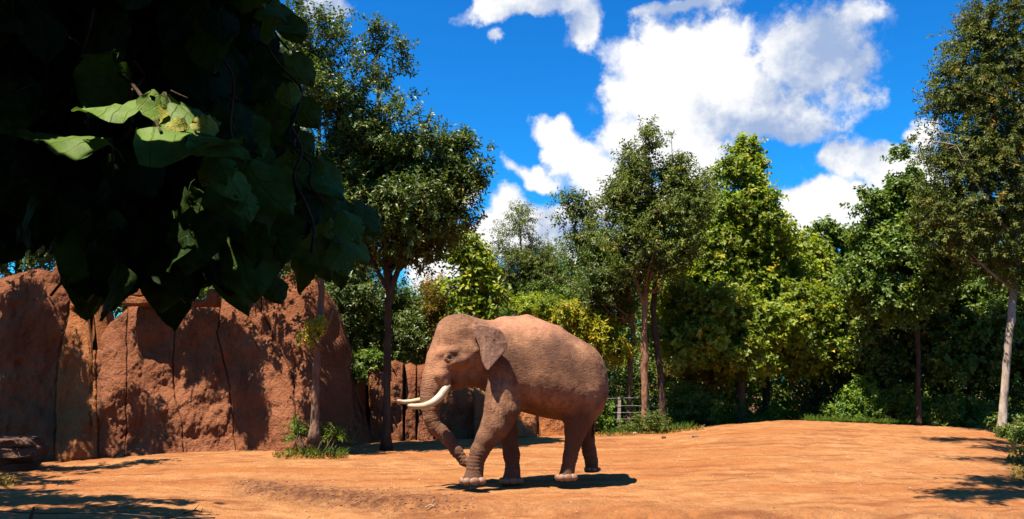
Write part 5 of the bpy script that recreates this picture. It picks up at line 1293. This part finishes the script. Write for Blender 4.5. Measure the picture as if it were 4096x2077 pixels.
# low stake and cable at the lower left
stk = thing('stake', 'thin dark stake leaning in the shade at the lower left corner', 'stake', tuple(P(118, 2090, 9.8)))
g = Geo(); g.tube(np.array([P(112, 2110, 9.8), P(126, 2060, 9.8), P(136, 2028, 9.8)]), [.022, .02, .014], 6); g.tube(np.array([P(130, 2042, 9.8), P(152, 2036, 9.8)]), .008, 5)
obj('shaft', g.data('shaft'), bark_d, stk)
g = Geo(); q = []
for x in np.linspace(-60, 860, 24):
    yy = 2044 + 26 * (x / 800.) + 4 * math.sin(x / 90.); p = P(x, yy, 10.0 + .1 * math.sin(x / 200.)); p[2] = max(p[2], float(ground_h(p[0:1], p[1:2])[0]) + .03); q.append(p)
g.tube(np.array(q), .008, 5)
m = Mat('black cable'); cb = m.done(m.pbr((.02, .015, .012), .6, .3))
cbo = obj('cable', g.data('cable'), cb); tag(cbo, 'thin black cable stretched low across the shaded lower left corner', 'cable')

# ------------------------------------------------------------------ twigs, stones, litter on the ground
def on_ground(px, py):
    lo_, hi_ = 8.5, 26.0
    for _ in range(40):
        md = (lo_ + hi_) / 2; p = P(px, py, md)
        if p[2] > ground_h(p[0:1], p[1:2], False)[0]: lo_ = md
        else: hi_ = md
    return P(px, py, lo_)
for k, (px, py, L_, lab) in enumerate([(790, 2058, .35, 'small forked black twig lying at the bottom edge left of the elephant'), (262, 1945, .22, 'short bent twig on the sunlit dirt at the left'), (1730, 2035, .2, 'pale straw twig on the dirt below the elephant tusks')]):
    p = on_ground(px, py); g = Geo(); r_ = np.random.default_rng(k + 5); d = np.array([L_ * .5, .05, 0])
    pts_ = np.array([p - d, p - d * .3 + [0, .02, .03], p + d * .3 + [0, -.02, .015], p + d]) + [0, 0, .02]
    g.tube(spline(pts_, 10), np.linspace(.011, .005, 10), 5)
    g.tube(np.array([pts_[1], pts_[1] + [.05, .05, .07]]), [.007, .003], 4); g.tube(np.array([pts_[2], pts_[2] + [.04, -.06, .06]]), [.006, .003], 4)
    o = obj('twig', g.data('twig'), bark_d if k < 2 else bark_p); tag(o, lab, 'twig')
for k, (px, py, s, lab) in enumerate([(2538, 1738, .07, 'small pale stone lying in front of the left of the three trunks'), (2780, 1748, .06, 'small pale stone on the dirt right of the three trunks'), (2830, 1683, .10, 'rounded stone at the back edge right of the dark trunk'), (1095, 1790, .07, 'small stone at the foot of the big rock dome'), (2655, 1752, .05, 'small brown stone below the dark trunk')]):
    p = on_ground(px, py); o = obj('stone', stone_mesh('stone', p + [0, 0, s * .3], (s * 1.3, s, s * .7), 90 + k, .8, 8, 10), rock_d if k > 2 else rock_mat('pale stone%d' % k, (.5, .33, .2), (.65, .47, .33), (.4, .25, .15))); tag(o, lab, 'stone')
rng = np.random.default_rng(123)
def pebbles(n, fx, fy, smin, smax, name, label, mat, cat):
    X_, Y_ = fx, fy; Z_ = ground_h(X_, Y_)
    base_v = np.array([(1, 0, 0), (-1, 0, 0), (0, 1, 0), (0, -1, 0), (0, 0, 1), (0, 0, -1)], float); bf = np.array([(0, 2, 4), (2, 1, 4), (1, 3, 4), (3, 0, 4), (2, 0, 5), (1, 2, 5), (3, 1, 5), (0, 3, 5)])
    s = smin + (smax - smin) * rng.random(len(X_)) ** 4
    a = rng.uniform(0, 6.28, len(X_)); el_ = np.stack([s * rng.uniform(.8, 1.6, len(X_)), s * rng.uniform(.7, 1.2, len(X_)), s * rng.uniform(.4, .8, len(X_))], -1)
    V = base_v[None] * el_[:, None, :] * rng.uniform(.75, 1.2, (len(X_), 6, 1))
    ca, sa = np.cos(a)[:, None], np.sin(a)[:, None]
    V = np.stack([V[..., 0] * ca - V[..., 1] * sa, V[..., 0] * sa + V[..., 1] * ca, V[..., 2]], -1) + np.stack([X_, Y_, Z_ + s * .15], -1)[:, None]
    Fq = (bf[None] + np.arange(len(X_))[:, None, None] * 6).reshape(-1, 3)
    o = obj(name, mesh_data(name, V.reshape(-1, 3), Fq, False, fattrs={'rnd': np.repeat(rng.random(len(X_)), 8)}), mat); tag(o, label, cat, kind='stuff'); return o
m = Mat('pebble'); c = m.ramp(m.attr('rnd'), [(0, (.22, .09, .04)), (.5, (.48, .25, .13)), (1, (.70, .50, .34))]); pebm = m.done(m.pbr(c, .9, .15))
n = 9000; Yp = 9.5 + 14 * rng.random(n) ** 1.2; Xp = (rng.uniform(-100, 4200, n) - 2048) / F * Yp
pebbles(n, Xp, Yp, .004, .016, 'pebbles', 'scattered small pebbles over the orange dirt', pebm, 'pebbles')
pxm = rng.uniform(940, 1900, 2600); Ym = np.interp(pxm, SCp[:, 0], SCp[:, 1]) - .25 + rng.normal(0, .42, 2600) * (1 + .5 * np.sin(pxm / 60.)); m_ = Mat('mud clod'); mudm = m_.done(m_.pbr((.28, .13, .07), .95, .1))
pebbles(2600, (pxm - 2048) / F * Ym, Ym, .004, .022, 'mud_clods', 'dark crumbled mud clods in the trampled strip left of the elephant', mudm, 'mud clods')
# leaf litter and dry grass
def litter(cx, cy, n, name, label, mat, l, w, up, cat):
    Z_ = ground_h(cx, cy, False); C = np.stack([cx, cy, Z_ + .01], -1); D = unit(rng.normal(size=C.shape) * [.6, .6, .2] + [0, 0, up])
    o = obj(name, leaves_mesh(name, C, D, 3, l, w, rng, .06, 1.0, -up * .6), mat); tag(o, label, cat, kind='stuff')
def scatter(px0, px1, Y0, Y1, n):
    px = rng.uniform(px0, px1, n); Y = rng.uniform(Y0, Y1, n); return (px - 2048) / F * Y, Y
a = [scatter(2380, 2800, 22.8, 24.8, 900), scatter(1120, 1400, 17.0, 17.9, 220), scatter(3990, 4140, 14, 21, 400), scatter(-100, 130, 13.4, 15.0, 200)]
litter(np.concatenate([q[0] for q in a]), np.concatenate([q[1] for q in a]), 0, 'leaf_litter', 'fallen dry brown leaves under the trees', L_brown, .09, .04, .12, 'leaf litter')
a = [scatter(1170, 1400, 17.3, 17.8, 60), scatter(2400, 2760, 23.4, 24.8, 420), scatter(3200, 3750, 25.2, 26, 320)]
litter(np.concatenate([q[0] for q in a]), np.concatenate([q[1] for q in a]), 0, 'grass', 'thin green grass tufts at the edges of the dirt', L_fern, .22, .018, 1.3, 'grass')
